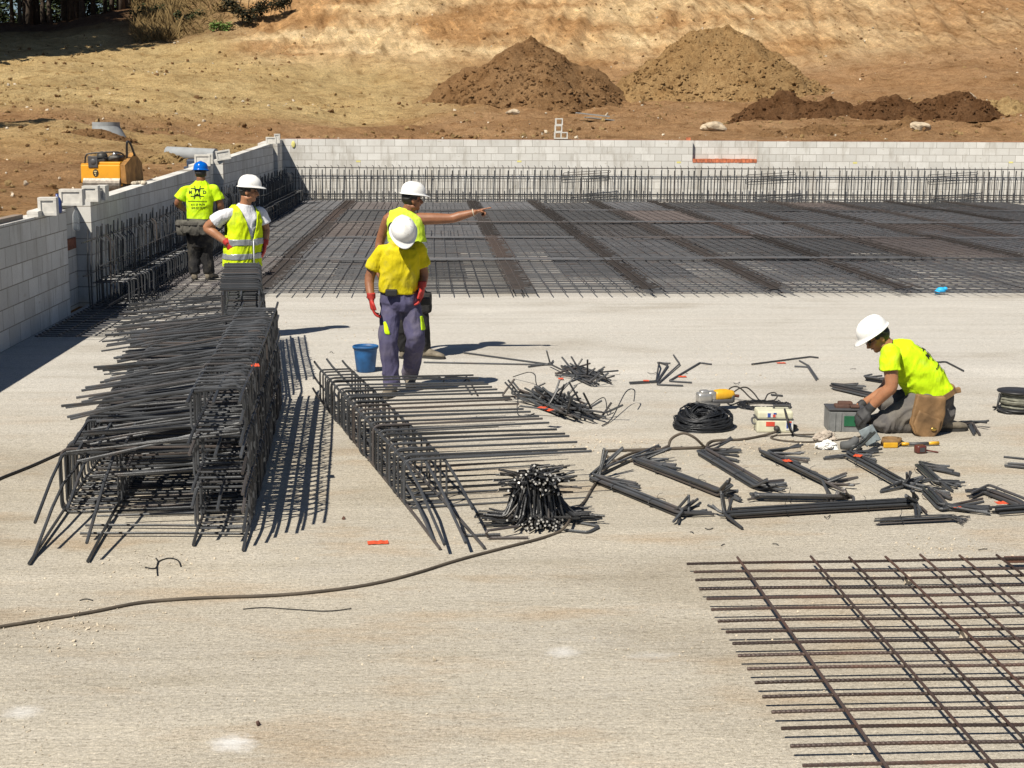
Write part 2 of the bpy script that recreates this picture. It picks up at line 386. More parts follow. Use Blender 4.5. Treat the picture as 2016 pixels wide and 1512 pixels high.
def soil(x, y, z):
    t = x/max(y, 1)*2900+845; n = noise.fractal(Vector((x*.12, y*.16, z*.3)), 1, 2, 4); n2 = noise.fractal(Vector((x*.3+9, y*.3, z*.8)), 1, 2, 4)
    tan = Vector((.50, .37, .175)); brown = Vector((.36, .215, .105)); cream = Vector((.66, .50, .29)); orange = Vector((.46, .27, .12)); dark = Vector((.22, .13, .065))
    if y < 44: c = brown.lerp(orange, .5+n); c = c.lerp(tan, max(0, min(.7, (y-32)/8)))
    else:
        c = brown.copy()
        # low strip behind the wall is red-brown, the terrace to the left yellowish, the cut bank cream to orange
        terr = max(0, min(1, (y-48-max(0, (t-300)/110))/5))*max(0, min(1, (1000-t)/250))
        c = c.lerp(tan, terr)
        bank = max(0, min(1, (y-69)/4))*max(0, min(1, (t-430)/90))
        bc = orange.lerp(cream, max(0, min(1, .5+1.25*n+.6*n2)))
        bc = bc.lerp(brown, max(0, min(.8, (t-1450)/700+n2*.5)))
        c = c.lerp(bc, bank)
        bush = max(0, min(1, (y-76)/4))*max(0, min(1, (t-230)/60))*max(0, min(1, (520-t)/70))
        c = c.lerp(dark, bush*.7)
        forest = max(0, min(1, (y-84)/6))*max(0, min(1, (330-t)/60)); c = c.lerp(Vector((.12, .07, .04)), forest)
        c = c.lerp(brown, max(0, min(.6, (t-1500)/500))*(1-bank))
    c = c*(1.30+.22*n2); g_ = (c.x+c.y+c.z)/3; c = c*.9+Vector((g_, g_, g_))*.1
    return c
xs = sorted(set([round(-70+i*1.4, 3) for i in range(29)]+[round(-29.6+i*.2, 3) for i in range(125)]+[-4.63, -4.578, -4.56]+[round(-4.5+i*.2, 3) for i in range(180)]+[round(31.6+i*1.5, 3) for i in range(26)]))
ys = sorted(set([2, 6, 10]+[round(13+i*.3, 3) for i in range(105)]+[44.6, 44.705, 44.73, 44.8]+[round(45+i*.18, 3) for i in range(247)]+[round(89.6+i*1.2, 3) for i in range(28)]+[128, 140, 160, 200, 255]))
vs = []; cs = []
for y in ys:
    for x in xs:
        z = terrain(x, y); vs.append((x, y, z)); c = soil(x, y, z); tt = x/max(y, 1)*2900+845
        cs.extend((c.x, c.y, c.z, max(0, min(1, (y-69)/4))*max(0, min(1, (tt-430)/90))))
nx = len(xs); fs = []
for j in range(len(ys)-1):
    for i in range(nx-1):
        if -4.56 <= xs[i] and ys[j+1] < 44.72: continue
        fs.append((j*nx+i, j*nx+i+1, (j+1)*nx+i+1, (j+1)*nx+i))
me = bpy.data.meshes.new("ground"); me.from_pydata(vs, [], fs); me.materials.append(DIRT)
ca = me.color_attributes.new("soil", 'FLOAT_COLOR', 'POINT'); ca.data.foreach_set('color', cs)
me.polygons.foreach_set('use_smooth', [True]*len(me.polygons))
gr = bpy.data.objects.new("ground", me); COL.objects.link(gr); struct(gr)

# ------------------------------------------------------------------ block walls
def wall_run(mb, prof, x0, x1, y0, y1, zb=-.05):
    """a length of wall whose top follows prof: [(y, z)...]"""
    yy = [y0]+[y for y, _ in prof if y0 < y < y1]+[y1]
    rings = []
    for y in yy:
        z = float(np.interp(y, [p[0] for p in prof], [p[1] for p in prof]))
        rings.append([Vector((x1, y, zb)), Vector((x1, y, z)), Vector((x0, y, z)), Vector((x0, y, zb))])
    mb.loft(rings)
prof = [(2, 1.26), (18.0, 1.275), (19.3, 1.30), (30, 1.50), (32, 1.55), (42, 1.77), (YB, 1.85)]
mb = MB()
wall_run(mb, prof, -4.55, XW, 6, 18.0)
wall_run(mb, prof, -4.55, XW, 19.3, 29.9)
wall_run(mb, prof, -4.55, XW, 31.7, 41.9)
wall_run(mb, prof, -4.55, XW, 43.1, YB+.2)
for y0, y1 in ((17.8, 19.5), (29.7, 31.9), (41.7, 43.3)):
    wall_run(mb, prof, -4.75, -4.552, y0, y1)
lw = mb.build("block_wall", BLKY)
tag(lw, "grey concrete block wall in shade with column pockets along the left side", "wall")
# bricks showing in the pockets
mb = MB()
for y0, y1 in ((18.05, 19.2), (29.95, 31.6), (41.95, 43.0)):
    mb.box((-4.56, y0, .72), (-4.53, y1, .86)); mb.box((-4.56, y0+.1, .30), (-4.535, y0+.5, .5))
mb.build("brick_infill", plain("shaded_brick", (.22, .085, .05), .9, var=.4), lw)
# hollow top course
def cells(mb, x0, x1, y0, y1, z, step):
    y = y0
    while y+step < y1:
        mb.box((x0, y+.03, z), (x1, y+step-.03, z+.004)); y += step
back = MB()
zt = 1.86; nx0, nx1, nz0, nz1 = (G(1363, 318).x, 0, 0, 0)
pA = P(1363, 318, YB); pB = P(1492, 283, YB)
back.box((-4.35, YB, -.05), (pA.x, YB+.2, zt)); back.box((pB.x, YB, -.05), (26, YB+.2, zt-.02))
back.box((pA.x, YB, -.05), (pB.x, YB+.2, pA.z)); back.box((pA.x, YB+.14, pA.z), (pB.x, YB+.34, zt-.003))
bw = back.build("block_wall", BLKX)
tag(bw, "long sunlit pale block wall closing the far end behind the steel field", "wall")
mb = MB(); nb = 17
for i in range(nb):
    x0 = pA.x+.01+(pB.x-pA.x-.02)*i/nb; mb.box((x0, YB-.012+rnd(-.004, .004), pA.z-.03), (x0+(pB.x-pA.x)/nb-.012, YB+.13, pA.z+.085+rnd(-.006, .006)))
sill = mb.build("brick_sill", BRICK, bw)
mb = MB(); pD = P(1355, 277, YB+.1); mb.box((pD.x-.06, YB+.03, zt), (pD.x+.06, YB+.15, zt+.09))
tag(mb.build("brick", BRICK, loc=(pD.x, YB+.1, zt)), "small orange brick standing on top of the far wall beside the niche", "brick")
mb = MB(); mb.box((XW+.02, YB+.14, zt-.004), (26, YB+.26, zt+.018)); mb.build("red_clay_edge", plain("red_clay", (.26, .13, .075), .95, var=.5, scale=2), bw)

def block(px, py, Y, z, size=(.40, .2, .2), rot=0, label="", tilt=0, hole=True, group=None, axis='Y'):
    """a hollow concrete block: two cells through it along local Y"""
    p = P(px, py, Y); o = Vector((p.x, Y, z))
    M = Matrix.Translation(o) @ Matrix.Rotation(rot, 4, 'Z') @ Matrix.Rotation(tilt, 4, 'Y')
    w, d, h = size; t = .032; mb = MB()
    n = 2 if w > .3 else 1
    mb.box((-w/2, -d/2, 0), (w/2, d/2, t), M); mb.box((-w/2, -d/2, h-t), (w/2, d/2, h), M)
    for i in range(n+1):
        x = -w/2+(w-t)*i/n; mb.box((x, -d/2+.001, t), (x+t, d/2-.001, h-t), M)
    if not hole: mb.box((-w/2+t, -d/2+.014, t), (w/2-t, d/2-.02, h-t), M)
    ob = mb.build("concrete_block", BLOCKW, loc=o)
    return tag(ob, label, "block", group)
bz = zt+.002
block(1104, 277, YB+.08, zt+.035, (.40, .2, .2), 0, "two-celled pale block lowest in the small stack on the far wall")
block(1099, 277, YB+.08, zt+.237, (.22, .2, .2), 0, "pale broken block in the middle of the small stack on the far wall")
block(1100, 277, YB+.08, zt+.439, (.22, .2, .2), 0, "single-celled pale block topping the small stack on the far wall")
zp = lambda y: float(np.interp(y, [p[0] for p in prof], [p[1] for p in prof]))
block(96, 424, 16.95, zp(16.95), (.2, .2, .2), .1, "pale hollow block standing open towards the camera on the nearest wall top", hole=False)
block(69, 424, 16.75, zp(16.7), (.12, .35, .06), .1, "flat pale block slice lying on the nearest wall top", hole=False)
block(142, 396, 18.75, zp(18.7), (.28, .2, .2), .06, "pale block left of the pair above the first wall pocket", hole=False)
block(180, 392, 19.42, zp(19.4), (.2, .2, .2), .06, "pale block with lit face above the first wall pier", hole=False)
block(202, 388, 19.7, zp(19.7), (.12, .3, .19), .05, "pale half block behind the lit one above the first wall pier", hole=False)
block(399, 322, 29.2, zp(29.2), (.3, .22, .22), .1, "pale block upright on the wall behind the blue helmet", hole=False)
block(414, 322, 29.6, zp(29.6), (.12, .35, .22), .1, "narrow pale block next to the upright one behind the blue helmet", hole=False)
block(441, 311, 31.8, zp(31.8), (.3, .25, .2), .15, "pale block lying tilted on the second wall pier", tilt=-.16, hole=False)
block(534, 281, 41.2, zp(41.2), (.28, .25, .19), .05, "pale block on the wall top near the far corner, the lower one", hole=False)
block(546, 281, 41.8, zp(41.8), (.16, .25, .26), .05, "taller pale block on the wall top nearest the far corner", hole=False)

# mortar tools and bottles on the left wall
p = P(285, 364, 23.2); mb = MB(); z0 = zp(p.y)
for k in range(6): mb.ell((-4.45+rnd(-.08, .08), p.y+rnd(-.2, .2), z0+.02), (rnd(.03, .07), rnd(.05, .1), .03), n=7, k=5)
tag(mb.build("mortar_lump", PALE, loc=(-4.45, p.y, z0)), "dried grey mortar lump on the left wall top beside the roller", "mortar")
mb = MB(); M = Matrix.Translation((-4.47, 16.6, zp(16.6))) @ Matrix.Rotation(.15, 4, 'Z')
mb2 = MB(); q = P(111, 400, 17.3); M = Matrix.Translation((q.x, 17.35, zp(17.3)))
mb2.lathe([(.045, 0), (.05, .02), (.05, .13), (.035, .17), (.018, .19), (.018, .22)], 14, M)
tag(mb2.build("bottle", plain("blue_bottle", (.03, .06, .22), .3), loc=(q.x, 17.35, zp(17.3)), smooth=True), "small dark blue bottle standing on the near wall top behind a block", "bottle")
q = P(170, 445, 18.6); M = Matrix.Translation((-4.40, 18.7, .98)); mb2 = MB()
mb2.lathe([(.038, 0), (.044, .02), (.044, .17), (.034, .22), (.014, .25), (.014, .27)], 14, M)
m_, N_, L_, B_ = nodes("clear_plastic"); B_.inputs['Transmission Weight'].default_value = .9; B_.inputs['IOR'].default_value = 1.1; B_.inputs['Base Color'].default_value = (.75, .8, .85, 1); B_.inputs['Roughness'].default_value = .15
CLEAR = m_
wb = tag(mb2.build("water_bottle", CLEAR, loc=(-4.40, 18.7, .98), smooth=True), "clear plastic water bottle hanging in the first wall pocket", "bottle")
mb2 = MB(); mb2.tube([(-4.40, 18.7, 1.29), (-4.40, 18.75, 1.45), (-4.47, 18.75, 1.49)], .004, 5); mb2.build("string", RUBBER, wb)
mb = MB(); mb.box((-4.50, 12.4, zp(13)), (-4.40, 16.3, zp(13)+.05), Matrix.Identity(4))
tag(mb.build("wooden_batten", plain("batten", (.25, .2, .16), .8), loc=(-4.45, 14, zp(13))), "weathered batten lying along the nearest wall top", "batten")
# yellow paint marks: part of the far wall
mb = MB()
for px, py in ((705, 318), (1022, 318), (1336, 320), (1683, 321), (1990, 320)):
    q = P(px, py, YB); mb.box((q.x-.06, YB-.004, q.z-.02), (q.x+.07, YB, q.z+.03))
mb.build("paint_mark", plain("yellow_paint", (.70, .64, .22), .8), bw)
q = P(573, 281, YB-.3); mb = MB(); mb.ell((q.x+.04, YB-.02, q.z-.05), (.06, .02, .10), n=8, k=6)
mb.build("corner_mark", MATS["yellow_paint"], bw)

# ------------------------------------------------------------------ mesh mats of the far field
def mat_mesh(name, L_, Wd, dy, dx, r, seed):
    rr = random.Random(seed); mb = MB()
    n = int(L_/dy); k = int(Wd/dx)
    for i in range(n):
        y = .06+i*dy+rr.uniform(-.006, .006); a = rr.uniform(0, .06)
        mb.tube([(-.03, y, 0), (Wd*.5, y+rr.uniform(-.01, .01), rr.uniform(-.004, .006)), (Wd+.03, y, 0)], r, 5)
    for i in range(k+1):
        x = .05+i*dx
        pts = [(x+rr.uniform(-.006, .006), -.12+(L_+.06)*j/6, 2*r+rr.uniform(-.003, .008)) for j in range(7)]
        mb.tube(pts, r, 5)
    me = bpy.data.meshes.new(name); me.from_pydata([tuple(v) for v in mb.v], [], mb.f); return me
mats = [mat_mesh("mesh_mat", 4.95, 1.98, .15, .2, .0075, s) for s in range(3)]
for m in mats: m.materials.append(MESHM)
PITX, PITY = 1.772, 4.7
LBL_M = "flat dark steel mesh mat overlapping its neighbours in the field before the far wall"
x0 = G(552, 580).x-.25; x0 -= PITX*math.ceil((x0+4.2)/PITX)-PITX
x0 = G(1048, 580).x-.2-PITX*2
cols = [-4.22]+[x0+PITX*i for i in range(0, 13)]
def place_mat(x, y, i, j, label=None, lift=0):
    o = bpy.data.objects.new("mesh_mat", mats[(i*7+j*3) % 3]); COL.objects.link(o)
    o.location = (x+rnd(-.02, .02), y+rnd(-.03, .03), .045+.012*(i % 2)+.024*(j % 2)+lift)
    o.rotation_euler = (0, 0, rnd(-.004, .004)); tag(o, label or LBL_M, "mesh mat", "mesh mats of the far field"); return o
for i, x in enumerate(cols):
    if i == 0:
        ylist = [15.85, 20.3, 25.0, 29.7, 34.4, 39.1]
    else: ylist = [19.85+PITY*j for j in range(5)]
    for j, y in enumerate(ylist):
        if (x+.0)/y*2900+845 > 2060: continue
        place_mat(x, y, i, j, "dark steel mesh mat half in wall shade, front left corner of the field" if (i == 0 and j == 0) else None)
# second layer of mats below, shifted by half a mat
for i, x in enumerate(cols[1:]):
    for j in range(5):
        y = 22.2+PITY*j; x2 = x+.9
        if x2/y*2900+845 > 2040 or j == 4 or (j == 0 and i % 2): continue
        place_mat(x2, y, i+1, j+2, None, -.032)
# rusty lap strips where mats overlap
stm = []
for s in range(2):
    rr = random.Random(40+s); mb = MB()
    for i in range(48): mb.tube([(rr.uniform(-.03, .06), .05+i*.103+rr.uniform(-.02, .02), 0), (.28+rr.uniform(-.08, .08), .05+i*.103+rr.uniform(-.012, .012), .004)], .0085, 4)
    for x in (.03, .15, .33): mb.tube([(x, -.06, .015), (x+.01, 2.5, .018), (x, 5.0, .015)], .0075, 5)
    me = bpy.data.meshes.new("lap_strip"); me.from_pydata([tuple(v) for v in mb.v], [], mb.f); me.materials.append(LAPM); stm.append(me)
for i, x in enumerate(cols[1:]):
    for j in range(5):
        if i == 1 and j == 0: continue
        if x/(19.9+PITY*j)*2900+845 > 2050: continue
        o = bpy.data.objects.new("lap_strip", stm[(i+j) % 2]); COL.objects.link(o)
        o.location = (x-.12, 19.9+PITY*j, .095+.02*(j % 2)+.008*(i % 2)); tag(o, "brown rusty lap strip laid over the seam between two steel mesh mats", "lap strip", "rusty lap strips of the far field")
# bars running along cross seams
mb_len = 6.0
mbs = MB()
for k in range(6):
    x_ = rnd(-.5, .8); mbs.tube([(x_, k*.06+rnd(-.03, .03), rnd(0, .01)), (3, k*.06+rnd(-.03, .03), .012), (6+rnd(-.9, .5), k*.06+rnd(-.03, .03), rnd(0, .01))], .008, 5)
sme = bpy.data.meshes.new("seam_bars"); sme.from_pydata([tuple(v) for v in mbs.v], [], mbs.f); sme.materials.append(MESHM)
for j in range(1, 5):
    for i in range(4):
        x = -2.3+i*5.8
        if x/(19.9+PITY*j)*2900+845 > 2000: continue
        o = bpy.data.objects.new("seam_bars", sme); COL.objects.link(o); o.location = (x+rnd(-.6, .6), 19.62+PITY*j+rnd(-.1, .1), .10+.01*(i % 2))
        tag(o, "brown bars tied in a row across the seam between mesh mat rows", "rebar", "brown bars along the cross seams")

# ------------------------------------------------------------------ starter cages along the far wall
def far_section(x0, x1, label):
    root = thing("wall_cage", label, "rebar cage", (x0, YB-.5, .05), "upright cages before the far wall")
    n = int((x1-x0)/.2)
    front = None; rear = None
    for i in range(n):
        x = x0+.1+i*.2
        if front is None:
            mb = MB(); mb.tube([(x, YB-.42, .03), (x+.005, YB-.415, .5), (x+.02, YB-.41, .99)], .017, 6); front = mb.build("upright_bar", STEEL, root)
            mb = MB(); mb.tube(bend([(x+.07, YB-.16, .03), (x+.07, YB-.16, 1.06), (x+.03, YB-.24, 1.10)], .03), .009, 5); rear = mb.build("rear_bar", STEEL, root)
            mb = MB(); mb.tube([(x+.12, YB-.30, .05), (x+.115, YB-.36, .72), (x+.06, YB-.40, .82)], .008, 5); hook = mb.build("hook_bar", STEEL, root)
            mb = MB(); mb.tube([(x+.0, YB-.44, .2), (x+.09, YB-.5, .03)], .007, 5); diag = mb.build("tie_bar", STEEL, root)
            F0 = [o.location.copy() for o in (front, rear, hook, diag)]
        else:
            for o in (front, rear, hook, diag):
                c = o.copy(); COL.objects.link(c); c.parent = root; c.location = o.location+Vector((i*.2+rnd(-.012, .012), rnd(-.02, .02), rnd(-.03, .02)))
                c.rotation_euler = (rnd(-.02, .02), rnd(-.022, .022), 0)
    for (y, z, r) in ((YB-.16, 1.03, .011), (YB-.40, .73, .013), (YB-.42, .27, .013), (YB-.2, .24, .01), (YB-.44, .05, .012), (YB-.45, .2, .01)):
        mb = MB(); mb.tube([(x0-.2, y, z), ((x0+x1)/2, y+.01, z+rnd(-.015, .005)), (x1+.2, y, z)], r, 6); mb.build("rail_bar", STEEL, root)
    return root
xe = [XW+.3, 1.6, 6.8, 12.2, 19.0]
labs = ["upright rebar cage before the far wall from the shaded corner to the pointing man", "upright rebar cage before the far wall right of the pointing man",
        "upright rebar cage below the niche with brick sill", "rightmost upright rebar cage before the far wall"]
for i in range(4): far_section(xe[i], xe[i+1], labs[i])
def stirrup_bundle(px0, px1, py, label):
    a = P(px0, py, YB-.45); b = P(px1, py, YB-.45); root = thing("stirrup_bundle", label, "stirrups", (a.x, YB-.45, a.z))
    for k in range(4):
        mb = MB(); dz = -.07*k; s = rnd(-.05, .05)
        pts = [(a.x+s, YB-.5-.03*k, a.z+dz), (b.x+s, YB-.5, a.z+.09+dz*1.1), (b.x+.03+s, YB-.46, a.z+.12+dz), (b.x+s, YB-.4, a.z+.15+dz), (a.x+s, YB-.42, a.z+.07+dz), (a.x-.03+s, YB-.46, a.z+.03+dz)]
        mb.tube(bend(pts+[pts[0]], .02), .010, 5); mb.build("stirrup", STEEL, root)
    return root
stirrup_bundle(1108, 1198, 345, "long stirrups hung on the far cage left of the niche")
stirrup_bundle(1472, 1566, 349, "long stirrups hung on the far cage at the right end of the niche")
stirrup_bundle(1828, 1922, 349, "long stirrups hung on the rightmost far cage")

# along the left wall
def side_section(y0, y1, label):
    root = thing("wall_cage", label, "rebar cage", (XW+.3, y0, .05), "upright cages along the left wall")
    n = int((y1-y0)/.17); first = None
    for i in range(n):
        y = y0+.05+i*.17
        if first is None:
            mb = MB(); mb.tube([(XW+.16, y, .04), (XW+.15, y, .55), (XW+.17, y, 1.02)], .010, 5); a = mb.build("upright_bar", STEEL, root)
            mb = MB(); mb.tube(bend([(XW+.36, y+.05, .04), (XW+.36, y+.05, .86), (XW+.30, y+.05, .92)], .03), .010, 5); b = mb.build("front_bar", STEEL, root)
            mb = MB(); mb.tube(bend([(XW+.2, y, .36), (XW+.64, y, .38), (XW+.64, y, .06), (XW+.25, y, .05)], .05), .009, 5); c_ = mb.build("footing_stirrup", STEEL, root)
            first = (a, b, c_)
        else:
            for o in first:
                c = o.copy(); COL.objects.link(c); c.parent = root; c.location = o.location+Vector((rnd(-.015, .015), i*.17+rnd(-.02, .02), rnd(-.06, .03)*(1 if 'stir' not in o.name else .3)))
                c.rotation_euler = (rnd(-.04, .04), rnd(-.03, .03), 0)
    for (x, z, r) in ((XW+.17, .86, .008), (XW+.17, .45, .008), (XW+.37, .62, .008), (XW+.64, .39, .009), (XW+.5, .40, .009), (XW+.64, .06, .009), (XW+.45, .12, .011)):
        mb = MB(); mb.tube([(x, y0-.3, z+rnd(-.03, .03)), (x, (y0+y1)/2, z), (x, y1+.1, z)], r, 5); mb.build("rail_bar", STEEL, root)
side_section(18.3, 23.4, "upright rebar cage at the left wall pocket behind the hanging bottle")
side_section(23.5, 28.6, "upright rebar cage along the left wall beside the man in the blue helmet")
side_section(28.7, 36.0, "upright rebar cage in dark shade along the left wall behind the vest man's helmet")
side_section(36.1, 44.0, "upright rebar cage in the darkest corner of left and far walls")

# ------------------------------------------------------------------ rebar cages on the slab
def local(mb, name, mat, parent, smooth=False):
    o = mb.build(name, mat, None, smooth); o.parent = parent; return o
def cage(A, B, side, w, h, leg, sp, near, far, label, z=0, droop=0, seed=0, group="rebar cages on the slab", skew=0, skip=0, skipn=0):
    """hairpins closed along the line A-B with long legs pointing to one side, square links and corner bars"""
    rr = random.Random(seed); A = Vector((A.x, A.y, z)); B = Vector((B.x, B.y, z)); L_ = (B-A).length
    root = thing("rebar_cage", label, "rebar cage", A, group)
    root.rotation_euler = (0, 0, math.atan2(-(B-A).x, (B-A).y))       # local +Y runs along the cage, local +X to its right
    n = int(L_/sp); s = side
    mb = MB(); mb.tube(bend([(s*leg, skew*leg, .012), (0, 0, .012), (0, 0, h), (s*leg*.99, skew*leg, h)], .055, 4), .0078, 6)
    hp = local(mb, "hairpin", STEEL, root)
    mb = MB(); p = bend([(s*w*.5, .03, .024), (s*.004, .03, .024), (s*.004, .03, h-.012), (s*w, .03, h-.012), (s*w, .03, .024), (s*w*.48, .03, .024)], .03)
    mb.tube(p, .007, 6); ln = local(mb, "link", STEEL, root)
    for i in range(1, n):
        for o in (hp, ln):
            if o is hp and (i*sp > L_-skip or i*sp < skipn): continue
            c = o.copy(); COL.objects.link(c); c.parent = root
            c.location = (rr.uniform(-.012, .012)+(rr.uniform(-.06, .06) if o is hp else 0)*0, i*sp+rr.uniform(-.014, .014), rr.uniform(-.004, .006))
            c.rotation_euler = (rr.uniform(-.04, .04), s*droop*rr.uniform(.3, 1.3) if o is hp else 0, rr.uniform(-.035, .035) if o is hp else rr.uniform(-.02, .02))
    if skipn: hp.location = (0, skipn, 0)
    if droop: hp.rotation_euler = (0, s*droop*.5, 0)
    for x, zz in ((.016, .03), (w-.014, .03), (.016, h-.02), (w-.014, h-.02), (w*.5, h-.02), (.016, h*.5)):
        nr = near*rr.uniform(.75, 1.15); fr = far*rr.uniform(.6, 1.2); mb = MB()
        dz = -min(zz-.012+z, .10*nr+.12*nr*nr) if z < .05 else -.06*nr
        mb.tube([(s*x, -nr, zz+dz), (s*x, -nr*.4, zz+dz*.3), (s*x, 0, zz), (s*x+rr.uniform(-.01, .01), L_*.5, zz-.004), (s*x, L_, zz), (s*x, L_+fr, zz+.05*fr)], .0092, 6)
        local(mb, "corner_bar", STEEL, root)
    return root
g = G
cage(g(796, 1004), g(623, 788), 1, .27, .31, 1.20, .15, .88, .28, "rebar cage lying alone in the middle with long legs pointing right", seed=2, group=None, skip=.62, droop=.02)
A0 = g(494, 1050); B0 = g(557, 790); ax = (B0-A0).normalized()
for k in range(3):
    s_ = Vector((rnd(-.02, .02), rnd(-.05, .05), 0))
    nm = ("bottom", "middle", "topmost")[k]
    cage(A0+s_, A0+ax*3.85+s_, -1, .31, .275, (.93, .96, 1.0)[k], .118, .33, .25, nm+" rebar cage of the nearer tall stack, legs pointing left", z=.285*k+.005, droop=.03+.08*k, seed=10+k, skipn=(.45, .35, 0)[k])
A1 = P(545, 690, 12.55); A1 = Vector((-1.33, 12.2, 0)); B1 = Vector((-1.72, 15.6, 0))
for k in range(3):
    s_ = Vector((rnd(-.02, .02)-.03*k, rnd(-.05, .05), 0))
    nm = ("bottom", "middle", "topmost")[k]
    cage(A1+s_+(B1-A1)*(0, .10, .24)[k], B1+s_, -1, (.38, .36, .34)[k], .29, (1.3, 1.35, .37)[k], .118, .2, .1, nm+" rebar cage of the farther stack, in front of the vest man's legs", z=.285*k+.005, droop=(.03, .12, .0)[k], seed=20+k)
A2 = g(122, 1012); B2 = Vector((-2.42, 12.1, 0))
cage(A2, B2, 1, .33, .37, 1.02, .105, .95, .1, "leftmost rebar cage whose legs reach right under the tall stack", seed=31)
cage(A2+Vector((.07, .35, 0)), B2+Vector((.05, .8, 0)), 1, .33, .20, .95, .12, .5, .1, "rebar cage nested on the leftmost cage, set a little farther back", z=.30, droop=.03, seed=32)
# a few loose straight bars lying across the front of the stack
for k, (a, b) in enumerate((((158, 1050), (492, 1051)), ((168, 1034), (480, 1036)))):
    mb = MB(); p = g(*a, .02); q = g(*b, .02); mb.tube([p, (p+q)/2+Vector((0, 0, .004)), q], .0085, 6)
    tag(mb.build("rebar", STEEL, loc=p), "straight bar lying across the foot of the tall cage stack", "rebar", "bars at the foot of the stack")

# ------------------------------------------------------------------ tied bundles of bent bars
def bundle(a, b, la, lb, n, label, r=.0088, spread=.055, seed=0, ties=2, zz=.0):
    rr = random.Random(seed+100); A = g(*a); B = g(*b); d = (B-A).normalized(); q = Vector((-d.y, d.x, 0))
    root = thing("rebar_bundle", label, "rebar bundle", (A.x, A.y, 0), None)
    for i in range(n):
        lvl = i//max(1, int(n*.45)); off = q*(spread*(rr.uniform(-.8, .8)))
        z = .010+zz+.017*lvl+rr.uniform(0, .008)
        p0 = A+off+d*rr.uniform(-.04, .03); p1 = B+off*rr.uniform(.7, 1.2)+d*rr.uniform(-.04, .03); p0.z = z; p1.z = z+rr.uniform(0, .006)
        pts = [p0, p0.lerp(p1, .5)+Vector((0, 0, rr.uniform(0, .004))), p1]
        if la:
            t = la[i % len(la)]; T = g(t[0]+rr.uniform(-6, 6), t[1]+rr.uniform(-4, 4), max(t[2], .012)); pts.insert(0, T)
        if lb:
            t = lb[i % len(lb)]; T = g(t[0]+rr.uniform(-6, 6), t[1]+rr.uniform(-4, 4), max(t[2], .012)); pts.append(T)
        mb = MB(); mb.tube(bend(pts, .035), r, 6); mb.build("bent_bar", STEEL, root)
    for k in range(ties):
        c = A.lerp(B, .3+.42*k); mb = MB()
        pts = [c+q*(spread*1.15*math.cos(t))+Vector((0, 0, .025+.030*math.sin(t)))+d*.01*math.sin(t*2) for t in [2*math.pi*j/12 for j in range(12)]]
        mb.tube(pts, .0022, 4, closed=True)
        mb.tube(spline([c+Vector((0, 0, .05)), c+Vector((.01, .01, .075)), c+q*.03+Vector((.01, 0, .085))], 4), .0016, 4)
        mb.build("wire_tie", WIRE, root)
    return root
bundle((1171, 948), (1345, 1019), [(1193, 884, .2), (1262, 960, .02), (1228, 884, .18), (1268, 975, .015), (1300, 880, .01), (1250, 950, .03)], [(1377, 992, .05), (1357, 976, .13), (1392, 1005, .02), (1405, 1012, .015), (1330, 1030, .02), (1370, 985, .09)], 12, "tied bundle of bent bars nearest the round spiky pile, two ends standing up", seed=1)
bundle((1256, 914), (1424, 980), [(1316, 881, .1), (1338, 922, .02), (1305, 890, .08), (1330, 915, .03), (1312, 900, .05)], [(1432, 945, .14), (1452, 968, .05), (1440, 955, .1), (1456, 985, .02), (1448, 978, .03)], 12, "tied bundle of bent bars, second from the round spiky pile", seed=2)
bundle((1384, 897), (1496, 965), [(1443, 862, .08), (1458, 889, .02), (1452, 905, .015), (1450, 895, .04), (1430, 888, .03)], [(1544, 948, .04), (1512, 945, .10), (1540, 962, .02), (1530, 955, .05), (1545, 958, .02)], 12, "tied bundle of bent bars, third from the spiky pile, nearest the white box", seed=3)
bundle((1508, 900), (1630, 960), [(1578, 877, .06), (1582, 890, .04), (1590, 905, .015), (1575, 912, .015), (1500, 884, .06)], [(1662, 934, .08), (1690, 940, .05), (1682, 952, .03), (1640, 985, .015), (1668, 965, .02)], 11, "tied bundle of bent bars below the white cloth, an orange tag on its upper end", seed=4)
bundle((1668, 902), (1778, 964), [(1718, 853, .12), (1731, 886, .03), (1728, 908, .015), (1620, 900, .01), (1722, 895, .03)], [(1789, 930, .12), (1826, 945, .05), (1815, 935, .08), (1830, 967, .015), (1738, 968, .01), (1818, 958, .03)], 13, "tied bundle of bent bars starting beside the hammer in front of the kneeling man", seed=5)
bundle((1808, 922), (1845, 957), [(1866, 920, .03), (1878, 930, .02), (1886, 936, .012), (1862, 926, .02)], [(1894, 950, .03), (1890, 958, .02), (1875, 965, .015), (1892, 955, .02)], 9, "short tied bundle of U-bent bars right of the long bundles, below the tape measure", seed=6, ties=1)
bundle((1826, 974), (1856, 1008), [(1866, 972, .02), (1868, 979, .015), (1865, 966, .03)], [(1948, 998, .02), (1952, 1004, .012), (1945, 1009, .012), (1935, 985, .03)], 10, "small bundle of U-bent bars opening right beside the end of the long horizontal bundle", seed=7, ties=1)
bundle((1940, 972), (2010, 1000), [(1905, 968, .04), (1908, 978, .02), (1915, 966, .05)], [(2040, 1012, .02), (2045, 1002, .03)], 9, "bundle of gently bent bars with orange tag at the right picture edge", seed=8, ties=1)
bundle((1428, 1021), (1803, 999), [(1422, 970, .16), (1397, 992, .06), (1440, 985, .10), (1415, 1012, .02), (1458, 1038, .01), (1462, 1008, .02)], [(1797, 968, .12), (1780, 975, .1), (1818, 1009, .02), (1808, 1018, .012), (1770, 985, .06)], 12, "long nearly horizontal tied bundle of ribbed bars lowest among the bundles", seed=9)
